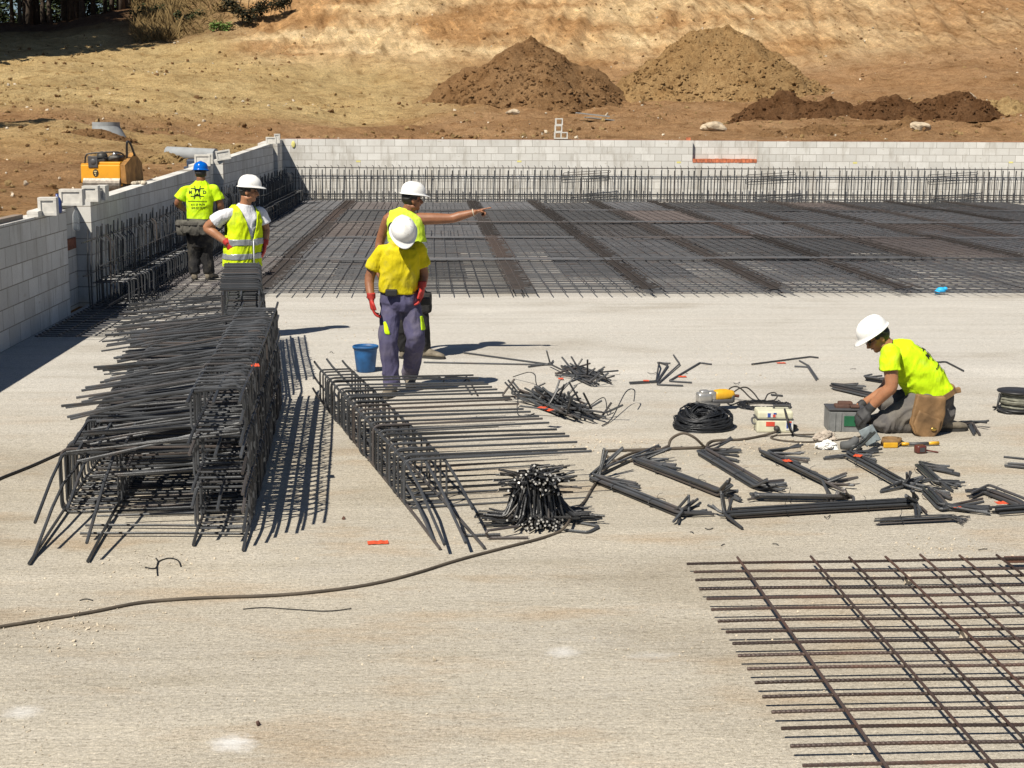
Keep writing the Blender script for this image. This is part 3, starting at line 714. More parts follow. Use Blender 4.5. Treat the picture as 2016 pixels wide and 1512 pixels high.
bundle((1500, 986), (1676, 990), [(1482, 974, .03), (1478, 980, .02), (1490, 970, .04)], [(1664, 965, .12), (1652, 970, .10), (1680, 992, .02), (1650, 975, .06)], 8, "short bundle of bars lying directly behind the long horizontal bundle", seed=10)
bundle((1730, 1034), (1870, 1028), None, [(1900, 1024, .01), (1905, 1020, .02), (1895, 1029, .01)], 16, "thin sheaf of brown tie wires lying below the long horizontal bundle", r=.0035, spread=.03, seed=11, ties=1)
bundle((1983, 918), (2040, 924), None, None, 5, "few straight bars entering from the right edge below the cable reel", seed=12, spread=.09, ties=0)
bundle((1958, 1014), (2050, 1010), None, None, 6, "straight bars lying lowest at the right edge", seed=13, spread=.05, ties=0)
bundle((1640, 766), (1720, 786), [(1656, 764, .02), (1690, 758, .05), (1704, 763, .03)], None, 9, "bundle of hooked bars in front of the kneeling man's arm", seed=14, ties=0)
bundle((1702, 750), (1740, 756), [(1722, 740, .03), (1735, 742, .03)], None, 7, "small bundle of hooked bars behind the kneeling man's arm", seed=15, ties=0, spread=.07)
bundle((1860, 846), (1915, 840), None, [(1947, 830, .06), (1922, 856, .01), (1934, 855, .01), (1915, 855, .01)], 9, "bundle of bars on the ground behind the kneeling man's pouch", seed=16, ties=0, spread=.08)

# ------------------------------------------------------------------ loose bars and heaps
def bar(pts, label, r=.0085, group=None, name="rebar", mat=None, rad=.03):
    mb = MB(); pts = [g(*p) if len(p) == 3 else g(p[0], p[1], .011) for p in pts]
    mb.tube(bend(pts, rad), r, 6); return tag(mb.build(name, mat or STEEL, loc=pts[0]), label, "rebar", group)
bar([(834, 713), (1084, 718), (1082, 712, .01), (1076, 690, .17)], "long thin bar bent up at its right end behind the two standing men")
bar([(912, 694), (1080, 717)], "thin straight bar slanting from the shadow to the bent-up bar")
bar([(1040, 722), (1085, 716), (1089, 710)], "short bar at the foot of the bent-up end")
bar([(818, 741), (866, 743), (869, 746)], "thin bar with a hooked tip beside the yellow-shirted man's shoe")
bar([(928, 776), (912, 752), (922, 744, .04), (877, 742, .04), (873, 752, .03)], "open hooked bar in the shadow right of the yellow-shirted man")
bar([(940, 778), (921, 744, .02), (918, 742)], "short bar leaning on the open hooked bar")
bar([(1480, 717), (1596, 702), (1611, 704)], "long bar with slightly bent right end, lying alone far behind the grinder")
bar([(1574, 710), (1592, 720), (1610, 746)], "short bent bar behind the grinder cable")
bar([(1564, 721), (1590, 722), (1607, 748)], "second short bent bar touching the one behind the grinder cable")
bar([(1845, 713), (1862, 712), (1897, 730)], "bent bar on the slab behind the kneeling man's back")
bar([(1239, 753), (1292, 750), (1297, 717, .05), (1296, 714), (1320, 715)], "bent bar of the star group, upright arm on its left")
bar([(1240, 755), (1293, 752), (1315, 718, .02), (1300, 714), (1294, 714)], "bent bar of the star group, steep arm")
bar([(1345, 759), (1293, 757), (1338, 716, .02), (1326, 699, .02)], "bent bar of the star group with top end folded back")
bar([(1362, 753), (1317, 750), (1378, 714), (1401, 717)], "zigzag bar lying alone right of the star group")
bar([(1518, 777), (1541, 779)], "short cut-off bar beside the loop of grinder cable")
# near the cages: dark wire odd ends
def wirebit(pts, label, r=.0025, group="bits of tie wire"):
    mb = MB(); mb.tube(spline([g(*p) if len(p) == 3 else g(p[0], p[1], .004) for p in pts], 5), r, 4)
    return tag(mb.build("tie_wire", WIRE, loc=g(*pts[0][:2])), label, "wire", group)
wirebit([(286, 1117), (305, 1119), (311, 1107), (307, 1099)], "forked twig of dark wire in front of the tall cage stack", .004)
wirebit([(310, 1133), (309, 1120), (312, 1106), (332, 1099), (350, 1103), (356, 1115)], "curled dark wire in front of the tall cage stack", .004)
wirebit([(478, 1199), (520, 1196), (570, 1199), (640, 1203), (692, 1198)], "long thin wire lying below the cable in the foreground")
wirebit([(157, 1182), (170, 1179), (183, 1182)], "tiny wire left of the cable in the foreground")
wirebit([(1010, 742, .02), (1040, 733, .12), (1053, 738, .14), (1055, 752, .1), (1062, 775, .02)], "arched wire standing on the larger scrap heap", .005)
wirebit([(1160, 800, .02), (1185, 783, .09), (1193, 790, .1), (1196, 816, .01), (1208, 812)], "kinked wire at the right of the larger scrap heap", .004)
wirebit([(1185, 838, .01), (1205, 823, .02), (1232, 772, .12), (1249, 768, .13), (1248, 790, .08)], "tall hooked wire rising right of the larger scrap heap", .005)
wirebit([(1020, 785, .06), (1018, 805), (1022, 818), (1040, 818), (1052, 814)], "looped wire on the left of the larger scrap heap", .005)
for k in range(26):
    px, py = rnd(620, 1960), rnd(600, 1085)
    if 700 < px < 1000 and py > 700 or 960 < px < 1220 and py > 700: continue
    w = rnd(6, 22); a = rnd(-.4, .4)
    wirebit([(px, py), (px+w*.5, py+rnd(-4, 4)*.6, rnd(.004, .02)), (px+w, py+a*8)], "short offcut of thin dark wire on the slab")
random.seed(21)
def heap(n, cx, cy, along, spread, hgt, label, grp, cross=.14, ln=(.35, .62)):
    C0 = g(cx, cy); A = g(*along[0]); B = g(*along[1]); d = (B-A); half = d.length/2; d.normalize(); q = Vector((-d.y, d.x, 0)); mid = (A+B)/2
    for i in range(n):
        L_ = rnd(*ln); c = mid+d*rnd(-half, half)*.45+q*rnd(-spread, spread)
        rel = 1-min(1, (c-mid).length/(half+.01))
        z = .012+rel*hgt*rnd(.1, 1)
        if random.random() < cross:
            an = rnd(0, math.pi); dd = Vector((math.cos(an), math.sin(an), 0))
        else: dd = (d+q*rnd(-.16, .16)).normalized()
        t = rnd(-.10, .12)
        p = c-dd*L_/2; s = c+dd*L_/2; p.z = max(.01, z-t*L_/2); s.z = max(.01, z+t*L_/2); pts = [p, s]
        k = random.random()
        up = Vector((0, 0, rnd(.02, .17)))
        if k < .36: pts.append(s+(dd*rnd(-.2, .5)+q*rnd(-1, 1)).normalized()*rnd(.08, .16)+up)
        if k < .18: pts.insert(0, p+(-dd*rnd(-.2, .5)+q*rnd(-1, 1)).normalized()*rnd(.08, .16)+up*rnd(.2, 1))
        mb = MB(); mb.tube(bend(pts, .03), .0088, 6)
        tag(mb.build("scrap_bar", STEEL, loc=c), label, "rebar", grp)
heap(84, 1095, 812, ((1010, 772), (1190, 846)), .14, .12, "cut bent bar in the larger scrap heap left of the wire coil", "bars of the larger scrap heap", ln=(.35, .62))
heap(36, 1150, 745, ((1090, 715), (1200, 770)), .13, .05, "cut bent bar in the smaller scrap heap behind the larger one", "bars of the smaller scrap heap")
ENDS = plain("cut_steel_end", (.50, .49, .47), .4, .3)
c0 = g(1060, 1035)
for i in range(125):
    t = rnd(-1, 1); base = c0+Vector((t*.17+rnd(-.05, .05), rnd(-.03, .20), 0))
    hgt = .30*(1-.35*t*t)*rnd(.82, 1.08); top = Vector((c0.x+t*.11+rnd(-.04, .04), base.y+.05+rnd(-.02, .04), hgt))
    if i % 3 == 0: a = rnd(-.25, .6)
    elif i % 3 == 1: a = rnd(-2.2, -.9)
    else: a = rnd(-1.9, -1.2) if t > -.4 else rnd(2.7, 3.6)
    b = rnd(-2.1, -1.0) if abs(t) < .6 else (rnd(2.7, 3.5) if t < 0 else rnd(-.5, .2))
    la, lb = rnd(.09, .19), rnd(.09, .2)
    p0 = top+Vector((math.cos(a)*la, math.sin(a)*la, rnd(-.03, .05))); base.z = .012+rnd(0, .05)
    p3 = base+Vector((math.cos(b)*lb, math.sin(b)*lb, rnd(-.01, .02))); p3.z = max(.011, p3.z)
    mb = MB(); pts = bend([p0, top, base, p3], .035); mb.tube(pts, .0068, 6)
    mb.cur = 0; ob = mb.build("u_bar", [SHADEST, ENDS], loc=base)
    nf = len(ob.data.polygons); ob.data.polygons[nf-1].material_index = 1; ob.data.polygons[nf-2].material_index = 1
    tag(ob, "short U-shaped bar in the round spiky pile of stacked stirrups", "rebar", "U bars of the spiky pile")
for pts in ([(1040, 1058), (960, 1059), (956, 1045, .06), (1020, 1036, .05)], [(1112, 1043), (1158, 1048), (1181, 1036), (1130, 1027)], [(905, 1040), (918, 1054), (985, 1052)]):
    bar(pts, "bent bar lying flat at the foot of the round spiky pile", group="flat bars at the spiky pile")

# orange tags
def tagpiece(px, py, w, h, rot, z, label):
    c = g(px, py, z); mb = MB(); n = 6
    M = Matrix.Translation(c) @ Matrix.Rotation(rot, 4, 'Z')
    top = []; bot = []
    for i in range(n+1):
        x = -w/2+w*i/n; zz = .004+.005*math.sin(i*1.3+px)**2
        top.append(M @ Vector((x, h/2, zz))); bot.append(M @ Vector((x, -h/2, zz*.6)))
    rings = [[a, b, b-Vector((0, 0, .002)), a-Vector((0, 0, .002))] for a, b in zip(top, bot)]
    mb.loft(rings); return tag(mb.build("plastic_tag", ORANGE, loc=c), label, "tag")
tagpiece(744, 1069, .115, .055, .1, .003, "orange plastic tag lying alone on the slab in the foreground")
tagpiece(1068, 803, .07, .05, -.5, .17, "orange tag lying on the larger scrap heap, left one")
tagpiece(1081, 808, .06, .05, .9, .15, "orange tag lying on the larger scrap heap, right one")
tagpiece(1104, 746, .05, .05, 0, .01, "orange tag beside the smaller scrap heap")
tagpiece(1343, 742, .08, .05, 0, .004, "orange tag inside the angle of the lone zigzag bar")
tagpiece(1272, 750, .05, .04, 0, .02, "orange tag under the star group of bars")
tagpiece(1538, 715, .09, .04, 0, .004, "orange tag on bare slab below the lone long bar")
tagpiece(1550, 908, .06, .05, .2, .06, "orange tag on the upper end of the bundle below the white cloth")
tagpiece(1689, 898, .05, .06, -.6, .06, "red-orange tag on the bundle beside the hammer")
tagpiece(1552, 1000, .09, .05, .15, .02, "dark orange tag between the long and the short bundle")
tagpiece(1648, 996, .09, .03, 0, .03, "orange tag at the right end of the short bundle")
tagpiece(1971, 991, .07, .05, .1, .05, "orange tag on the bundle at the right picture edge")
tagpiece(1884, 999, .05, .03, 0, .03, "orange tag on the small U bundle opening right")
tagpiece(502, 720, .05, .09, .2, .83, "orange tag on top of the nearer tall cage stack")

# ------------------------------------------------------------------ cables and hoses
def hose(pts, r, label, mat, name="cable", k=8):
    P_ = [g(*p) if len(p) == 3 else g(p[0], p[1], r) for p in pts]
    mb = MB(); mb.tube(spline(P_, k), r, 8); return tag(mb.build(name, mat, smooth=True, loc=P_[0]), label, "cable")
hose([(-60, 1247), (0, 1234), (100, 1218), (180, 1205), (280, 1186), (400, 1177), (540, 1172), (650, 1162), (740, 1148), (820, 1128), (900, 1103), (990, 1079), (1060, 1061), (1100, 1047), (1118, 1030, .05), (1130, 1008, .03), (1152, 985), (1170, 955), (1200, 915), (1250, 890), (1290, 887)], .0085,
     "long brown hose running from the left edge across the foreground past the spiky pile", HOSE)
hose([(1186, 888), (1240, 886), (1330, 883), (1385, 881)], .011, "straight dusty hose piece behind the first two tied bundles", HOSE)
hose([(1316, 882), (1322, 864, .07), (1345, 853, .12), (1368, 862, .09), (1388, 880), (1395, 872), (1410, 867), (1460, 865), (1500, 858), (1528, 850, .03)], .010, "dusty cable arching from the bundles to the socket of the white box", HOSE)
hose([(1187, 893), (1215, 908), (1250, 906), (1300, 890), (1318, 884)], .010, "dusty hose loop beside the two upright bar ends", HOSE)
hose([(1545, 806, .18), (1550, 828, .14), (1558, 850, .03), (1575, 858), (1620, 861)], .008, "dark cable draped over the front of the white box", RUBBER)
hose([(1530, 856), (1518, 862), (1545, 868), (1600, 870), (1680, 862), (1700, 856)], .007, "thin cable on the slab between white box and tool trowel", HOSE)
hose([(1530, 857), (1600, 855), (1630, 857)], .006, "short cable end on the slab right of the white box", HOSE)
hose([(-40, 962), (0, 942), (60, 918), (130, 887), (180, 868)], .010, "dark bar-like cable entering from the left edge to the leftmost cage", WIRE)
hose([(1434, 777, .05), (1431, 790, .02), (1440, 797), (1460, 790), (1475, 797)], .006, "short black cable on the slab behind the grinder", RUBBER)
hose([(1433, 772, .05), (1438, 764, .1), (1450, 761, .13), (1462, 768, .1), (1480, 785, .03), (1500, 791, .01), (1520, 790), (1530, 781, .04), (1525, 773, .07), (1512, 776, .06), (1505, 788, .02), (1496, 789, .01), (1484, 774, .07), (1470, 763, .12), (1455, 765, .12), (1440, 776, .05)], .006, "looped black cable rising from the grinder handle", RUBBER)

# ------------------------------------------------------------------ bucket
c = g(719, 736); c.y += .13
root = thing("bucket", "blue dusty plastic bucket standing behind the middle cage", "bucket", c)
mb = MB(); M = Matrix.Translation(c)
mb.lathe([(.012, .006), (.083, .0), (.088, .006), (.108, .195), (.111, .225), (.122, .228), (.124, .243), (.118, .25), (.111, .246), (.104, .19), (.082, .014), (.012, .012)], 32, M)
BLUEB = plain("blue_plastic", (.012, .085, .24), .55, var=.35, scale=12)
mb.build("shell", BLUEB, root, True)
mb = MB(); mb.lathe([(.1135, .215), (.117, .222), (.1135, .229)], 32, M); mb.build("rib", BLUEB, root, True)
mb = MB(); pts = [c+Vector((.120*math.cos(t), -.105*math.sin(t)*.98, .236-.02*math.sin(t))) for t in [math.pi*j/14 for j in range(15)]]
mb.tube(pts, .003, 5); mb.build("handle", STEEL, root)
# ------------------------------------------------------------------ blue glove lying by the mesh
mb = MB(); c = g(1852, 580); mb.ell(c+Vector((0, 0, .06)), (.075, .06, .045), n=10, k=7); mb.ell(c+Vector((-.05, .0, .035)), (.05, .06, .03), n=10, k=6); mb.ell(c+Vector((.06, 0, .08)), (.035, .04, .03), n=8, k=6)
tag(mb.build("work_glove", plain("sky_blue", (.02, .38, .75), .6), smooth=True, loc=c), "sky blue crumpled glove lying at the front edge of the mesh field", "glove")

# ------------------------------------------------------------------ coil of black wire
c = g(1392, 852); c.y += .17
root = thing("wire_coil", "thick coil of black annealed wire lying behind the bundles", "wire coil", c)
rr = random.Random(5)
for k in range(58):
    mb = MB(); R0 = rr.uniform(.07, .225); z0 = rr.uniform(.015, .05)+.085*math.sin(math.pi*min(1, max(0, (R0-.03)/.2)))*rr.random(); ph = rr.uniform(0, 6); tl = rr.uniform(-.03, .03)
    pts = [c+Vector((R0*math.cos(t)*1.02, R0*math.sin(t)*.86, z0+.018*math.sin(t*2+ph)+tl*math.cos(t)+.03*math.sin(t)))+Vector((rr.uniform(-.004, .004), rr.uniform(-.004, .004), 0)) for t in [2*math.pi*j/40 for j in range(40)]]
    for p in pts: p.z = max(p.z, .006)
    mb.tube(pts, .0034, 5, closed=True)
    for j in range(4):
        off = Vector((rr.uniform(-.012, .012), rr.uniform(-.012, .012), rr.uniform(-.006, .012)))
        mb.tube([Vector((p.x, p.y, max(.005, p.z)))+off for p in pts], .003, 4, closed=True)
    mb.build("strand", WIRE, root, True)
c = g(1505, 803); root = thing("wire_coil", "flat loose coil of thin dark wire behind the white box", "wire coil", c)
for k in range(12):
    mb = MB(); R0 = rr.uniform(.14, .2)
    pts = [c+Vector((R0*1.15*math.cos(t), R0*.95*math.sin(t)+.03, .012+rr.uniform(0, .02))) for t in [2*math.pi*j/32 for j in range(32)]]
    mb.tube(pts, .0045, 4, closed=True); mb.build("strand", WIRE, root)

# ------------------------------------------------------------------ angle grinder
c = g(1385, 806); root = thing("angle_grinder", "yellow and silver angle grinder resting on its guard beside the wire coil", "angle grinder", c)
YEL = plain("tool_yellow", (.62, .34, .02), .4); ALU = plain("cast_aluminium", (.50, .49, .47), .35, .7); DGREY = plain("dark_grey_plastic", (.06, .06, .065), .5)
mb = MB(); mb.lathe([(.01, .03), (.105, .03), (.112, .036), (.105, .044), (.01, .046)], 28, Matrix.Translation(c)); mb.build("cutting_disc", plain("disc", (.10, .085, .07), .8), root, True)
mb = MB(); mb.lathe([(.03, .05), (.10, .05), (.106, .045), (.104, .028), (.10, .026), (.1, .045), (.03, .056)], 28, Matrix.Translation(c+Vector((.03, -.012, .01)))); mb.build("guard", plain("guard_steel", (.17, .17, .17), .45, .5), root, True)
M = Matrix.Translation(c+Vector((.0, 0, .058))) @ Matrix.Rotation(.12, 4, 'Z')
mb = MB(); mb.rbox((-.06, -.05, 0), (.065, .05, .085), .022, M); mb.rbox((-.035, -.038, .07), (.04, .038, .105), .015, M); mb.rbox((.03, -.045, .015), (.1, .045, .095), .02, M); mb.build("gear_head", ALU, root, True)
M2 = M @ Matrix.Translation((.1, 0, .055)) @ Matrix.Rotation(R(90), 4, 'Y') @ Matrix.Rotation(-.1, 4, 'X')
mb = MB(); mb.lathe([(.046, -.01), (.05, .0), (.054, .04), (.052, .09), (.042, .13), (.037, .155), (.02, .165)], 20, M2); mb.build("motor_body", YEL, root, True)
mb = MB(); mb.rbox((.06, -.056, -.005), (.24, -.024, .03), .012, M); mb.rbox((.225, -.03, -.005), (.26, .03, .06), .015, M); mb.build("handle", DGREY, root, True)
mb = MB(); mb.tube([M @ Vector((.26, 0, .05)), M @ Vector((.30, 0, .045))], .013, 10); mb.build("cable_sleeve", plain("red_brown_rubber", (.10, .03, .02), .6), root)

# ------------------------------------------------------------------ white power box
CRM = plain("cream_plastic", (.60, .585, .44), .5, var=.1)
c = g(1530, 853); c.y += .12; M = Matrix.Translation(c) @ Matrix.Rotation(-.07, 4, 'Z')
root = thing("power_box", "cream plastic power box with faded red and blue stickers and a cable", "power box", c)
mb = MB(); mb.rbox((-.145, -.1, 0), (.135, .1, .10), .014, M); mb.build("lower_case", CRM, root)
mb = MB(); mb.rbox((-.14, -.096, .102), (.13, .096, .165), .016, M); mb.build("upper_case", CRM, root)
mb = MB(); mb.box((-.146, -.101, .098), (.136, .101, .103), M); mb.build("seam", DGREY, root)
mb = MB(); mb.tube([M @ Vector((.0, .02, .165)), M @ Vector((.0, .02, .19)), M @ Vector((.12, .02, .19)), M @ Vector((.12, .02, .165))], .010, 8); mb.build("carry_handle", DGREY, root)
def decal(x0, x1, z0, z1, mat, par=root, y=-.1013): mb = MB(); mb.box((x0, y-.002, z0), (x1, y+.004, z1), M); mb.build("sticker", mat, par)
SW = plain("sticker_white", (.62, .62, .6), .5); SB = plain("sticker_blue", (.03, .07, .28), .5); SR = plain("sticker_red", (.58, .07, .04), .5)
decal(-.07, .0, .118, .155, SW, y=-.0965); decal(-.065, -.042, .12, .15, SB, y=-.098); decal(-.025, -.005, .12, .14, SR, y=-.098); decal(-.02, .002, .142, .154, SB, y=-.098)
decal(-.075, -.01, .05, .085, SR); decal(.075, .13, .02, .09, SW); decal(.095, .115, .045, .075, SB, y=-.103); decal(.098, .118, .078, .09, SR, y=-.103); decal(.08, .092, .035, .08, SB, y=-.103)
mb = MB(); mb.lathe([(.022, 0), (.024, .02), (.016, .045)], 14, M @ Matrix.Translation((.005, -.1, .035)) @ Matrix.Rotation(R(90), 4, 'X')); mb.build("plug", RUBBER, root, True)
mb = MB(); mb.lathe([(.02, 0), (.022, .02), (.014, .04)], 14, M @ Matrix.Translation((.135, -.02, .03)) @ Matrix.Rotation(R(90), 4, 'Y')); mb.build("plug", RUBBER, root, True)
mb = MB(); mb.tube(spline([M @ Vector((-.145, 0, .1)), M @ Vector((-.17, -.01, .09)), M @ Vector((-.165, -.04, .06)), M @ Vector((-.146, -.05, .06))], 5), .008, 6); mb.build("side_handle", DGREY, root, True)

# ------------------------------------------------------------------ grey tool box under the kneeling man's hands
GB = plain("grey_case", (.17, .175, .175), .6, var=.2)
c = g(1672, 851); c.y += .12; M = Matrix.Translation(c) @ Matrix.Rotation(-.10, 4, 'Z')
root = thing("tool_case", "open grey case with green panel under the kneeling man's glove", "tool case", c)
mb = MB(); t = .008
mb.rbox((-.145, -.11, 0), (-.145+t, .11, .165), .003, M); mb.rbox((.13, -.11, 0), (.13+t, .11, .165), .003, M)
mb.rbox((-.137, -.11, 0), (.13, -.11+t, .155), .003, M); mb.rbox((-.137, .102, 0), (.13, .11, .165), .003, M); mb.rbox((-.137, -.102, 0), (.13, .102, .01), .003, M)
mb.build("case_wall", GB, root)
for x in (-.10, -.055, .09): mb = MB(); mb.rbox((x-.006, -.118, .005), (x+.006, -.1105, .15), .002, M); mb.build("rib", GB, root)
mb = MB(); mb.rbox((-.03, -.117, .045), (.065, -.1105, .125), .003, M); mb.build("green_panel", plain("panel_green", (.012, .10, .045), .5), root)
mb = MB(); mb.rbox((-.15, -.116, .165), (.143, .116, .178), .004, M); mb.build("rim", DGREY, root)
mb = MB(); mb.rbox((-.09, -.07, .17), (.02, .03, .20), .01, M); mb.rbox((-.06, -.02, .19), (.05, .05, .215), .012, M); mb.rbox((.02, -.09, .18), (.09, -.02, .2), .01, M); mb.build("rusty_parts", RUST, root)

# ------------------------------------------------------------------ hand tools
c = g(1792, 874); root = thing("hammer", "yellow and black handled hammer lying at the kneeling man's knee", "hammer", c)
mb = MB(); mb.tube([g(1775, 874, .02), g(1790, 874, .02)], [.012, .012], 8); mb.tube([g(1826, 873, .02), g(1848, 872, .02)], [.012, .014], 8); mb.build("grip_band", YEL, root, True)
mb = MB(); mb.tube([g(1789, 874, .02), g(1828, 873, .02)], [.0125, .0125], 8); mb.build("grip", DGREY, root, True)
mb = MB(); mb.rbox((-.02, -.05, 0), (.02, .05, .035), .008, Matrix.Translation(g(1772, 876, 0))); mb.build("head", STEEL, root)
c = g(1748, 878); root = thing("leather_strap", "brown curled leather strap with yellow patch between hammer and bundle", "strap", c)
LEA = plain("worn_leather", (.19, .11, .045), .75, var=.4, scale=14, bmp=.4, bscale=90)
mb = MB(); rings = []
for j in range(22):
    t = 2*math.pi*j/20*.95; q = c+Vector((.07*math.cos(t)+.02, .055*math.sin(t), .01)); rings.append([q, q+Vector((.01, 0, .05)), q+Vector((.006, .004, .05)), q+Vector((-.004, .004, 0))])
mb.loft(rings); mb.build("loop", LEA, root, True)
mb = MB(); mb.rbox((-.055, -.075, .002), (.05, -.062, .04), .005, Matrix.Translation(c)); mb.build("patch", YEL, root)
mb = MB(); rings = []
for j in range(8): q = c+Vector((.05+.014*j, -.05+.006*j, .006+.022*math.sin(j*.5))); rings.append([q, q+Vector((0, .03, .006)), q+Vector((0, .03, .002)), q-Vector((0, 0, .004))])
mb.loft(rings); mb.build("tail", LEA, root, True)
c = g(1715, 880); root = thing("trowel", "grey steel trowel standing on edge against the kneeling man's knee", "trowel", c)
M = Matrix.Translation(c+Vector((-.005, .03, .075))) @ Matrix.Rotation(-.45, 4, 'Y') @ Matrix.Rotation(-.5, 4, 'X')
mb = MB(); mb.rbox((-.055, -.004, -.06), (.06, .004, .07), .0035, M); mb.build("blade", plain("worn_blade", (.10, .12, .13), .45, .5, var=.5, scale=16), root)
mb = MB(); mb.tube([M @ Vector((-.05, -.01, .02)), M @ Vector((-.1, -.02, -.03)), M @ Vector((-.13, -.02, -.06))], .008, 6); mb.build("shank", STEEL, root)
c = g(1812, 892); M = Matrix.Translation(c) @ Matrix.Rotation(.2, 4, 'Z'); root = thing("tape_measure", "dark red tape measure lying on the bare slab", "tape measure", c)
mb = MB(); mb.rbox((-.04, -.03, 0), (.035, .03, .06), .014, M); mb.build("case", plain("dark_red", (.10, .025, .02), .45), root, True)
mb = MB(); mb.rbox((-.022, -.0325, .014), (.018, -.0305, .046), .002, M); mb.build("badge", DGREY, root)
mb = MB(); mb.tube([M @ Vector((.035, 0, .02)), M @ Vector((.07, -.01, .014)), M @ Vector((.125, -.03, .006))], [.007, .006, .006], 6); mb.build("strap", plain("dark_red", (1, 1, 1)), root)
def crumple(px, py, sx, sy, sz, mat, name, label, cat, seed):
    c = g(px, py); bm = bmesh.new(); bmesh.ops.create_icosphere(bm, subdivisions=4, radius=1)
    for v_ in bm.verts:
        q = v_.co.copy(); o_ = Vector((seed*5.1, seed*2.3, 0))
        k_ = .75+.45*noise.noise(q*1.4+o_)+.35*(1-abs(noise.noise(q*2.6+o_))*2)*.6+.12*noise.noise(q*6+o_)
        v_.co = Vector((q.x*sx*k_, q.y*sy*k_, max(0, q.z*sz*k_+sz*.35)+.002))
    mb = MB(); mb.bm(bm, Matrix.Translation(c)); bm.free(); tag(mb.build(name, mat, loc=c), label, cat)
crumple(1626, 884, .085, .055, .05, plain("white_rag", (.72, .72, .70), .9), "cloth_rag", "crumpled white rag on the slab left of the trowel", "rag", 1)
crumple(1624, 867, .10, .06, .05, plain("paper_scrap", (.36, .31, .26), .9, var=.4, scale=30), "paper_scrap", "grey-brown crumpled bag behind the white rag", "bag", 2)
# grey glove on the bundle end
mb = MB(); c = g(1672, 877, .05); mb.tube([c+Vector((-.06, 0, 0)), c, c+Vector((.04, 0, .03)), c+Vector((.055, 0, .06))], [.03, .038, .032, .022], 9)
mb.tube([c+Vector((.0, -.02, 0)), c+Vector((.05, -.04, .0)), c+Vector((.08, -.04, -.02))], [.014, .012, .01], 7)
tag(mb.build("work_glove", plain("grey_glove", (.085, .088, .09), .8), smooth=True, loc=c), "dark grey work glove dropped on the bundle left of the trowel", "glove")

# ------------------------------------------------------------------ cable reel at the right edge
c = g(2015, 818); c.y += .16; root = thing("cable_reel", "black framed reel of grey-green cable cut by the right picture edge", "cable reel", c)
BLK = plain("black_paint", (.02, .02, .022), .45)
mb = MB(); mb.lathe([(.02, .165), (.155, .165), (.16, .172), (.155, .18), (.02, .18)], 28, Matrix.Translation(c)); mb.build("top_flange", BLK, root, True)
mb = MB(); mb.lathe([(.02, .02), (.155, .02), (.16, .027), (.155, .035), (.02, .035)], 28, Matrix.Translation(c)); mb.build("bottom_flange", BLK, root, True)
mb = MB()
for k in range(16):
    R0 = .10+rr.uniform(0, .04); z = .04+k*.0075
    mb.tube([c+Vector((R0*math.cos(t), R0*math.sin(t), z+rr.uniform(-.004, .004))) for t in [2*math.pi*j/24 for j in range(24)]], .009, 6, closed=True)
mb.build("wound_cable", plain("grey_green_cable", (.17, .17, .135), .7, var=.35), root, True)
mb = MB(); mb.tube(bend([c+Vector((-.155, -.03, .16)), c+Vector((-.17, -.03, .03)), c+Vector((-.12, -.12, .012)), c+Vector((.12, -.12, .012))], .02), .009, 8)
mb.tube([c+Vector((-.17, .05, .03)), c+Vector((-.12, .13, .012)), c+Vector((.12, .13, .012))], .009, 8); mb.build("frame", BLK, root, True)

# ------------------------------------------------------------------ foreground mesh mat with single bars
root = thing("mesh_mat", "rusty brown steel mesh mat on spacers filling the lower right foreground", "mesh mat", G(1352, 1110, .05))
zb = .05
ya = G(1452, 1107, zb); bars = []
L0 = G(1352, 1111, zb); L1 = G(1556, 1470, zb); nB = 15
mid = (L0+L1)/2
first = None
rowsx = [(1352, 1110), (1366, 1126), (1369, 1142), (1377, 1160), (1391, 1179), (1400, 1200), (1413, 1223), (1429, 1244), (1442, 1267), (1453, 1291), (1471, 1317), (1486, 1344), (1501, 1372), (1519, 1402), (1538, 1434), (1556, 1469), (1580, 1507), (1604, 1548), (1628, 1592)]
mb = MB(); n = 330; Lb = 3.3; sl_ = .004
pts = [Vector((Lb*i/n, sl_*Lb*i/n, .003*math.sin(i*.045))) for i in range(n+1)]
mb.tube(pts, [.0068+(.0012 if i % 2 else 0) for i in range(n+1)], 7)
rod = mb.build("cross_bar", FOREM); rod.parent = root
for k, (px, py) in enumerate(rowsx):
    o = rod if k == 0 else rod.copy()
    if k: COL.objects.link(o); o.parent = root
    o.location = G(px, py, zb)-root.location; o.rotation_euler = (rnd(-1, 1), 0, rnd(-.002, .002))
y_n = G(1604, 1548, zb).y-.5
y_f = G(1452, 1097, zb+.016).y
xs_ = [G(px, 1097, zb+.016).x for px in (1452, 1598, 1672, 1745, 1818, 1894)]; xs_ += [xs_[-1]+.2*k for k in range(1, 8)]
n = 300; Lb = y_f-y_n
mb = MB(); mb.tube([Vector((.002*math.sin(i*.06), -Lb*i/n, 0)) for i in range(n+1)], [.0062+(.001 if i % 2 else 0) for i in range(n+1)], 7)
rod2 = mb.build("long_bar", FOREM); rod2.parent = root
for k, x in enumerate(xs_):
    o = rod2 if k == 0 else rod2.copy()
    if k: COL.objects.link(o); o.parent = root
    o.location = Vector((x, y_f+rnd(-.02, .02), zb+.0145))-root.location; o.rotation_euler = (0, rnd(-1, 1), rnd(-.003, .003))
for px, py in ((1787, 1150), (1897, 1256)):
    c = G(px, py); mb = MB(); mb.lathe([(.02, 0), (.018, .045), (.013, .05)], 12, Matrix.Translation(c))
    tag(mb.build("mortar_spacer", PALE, loc=c), "small pale mortar spacer under the foreground mesh, %s" % ("farther one" if py < 1200 else "nearer one"), "spacer")
for (px, py) in ((1500, 1200), (1560, 1330), (1700, 1440)):
    pass
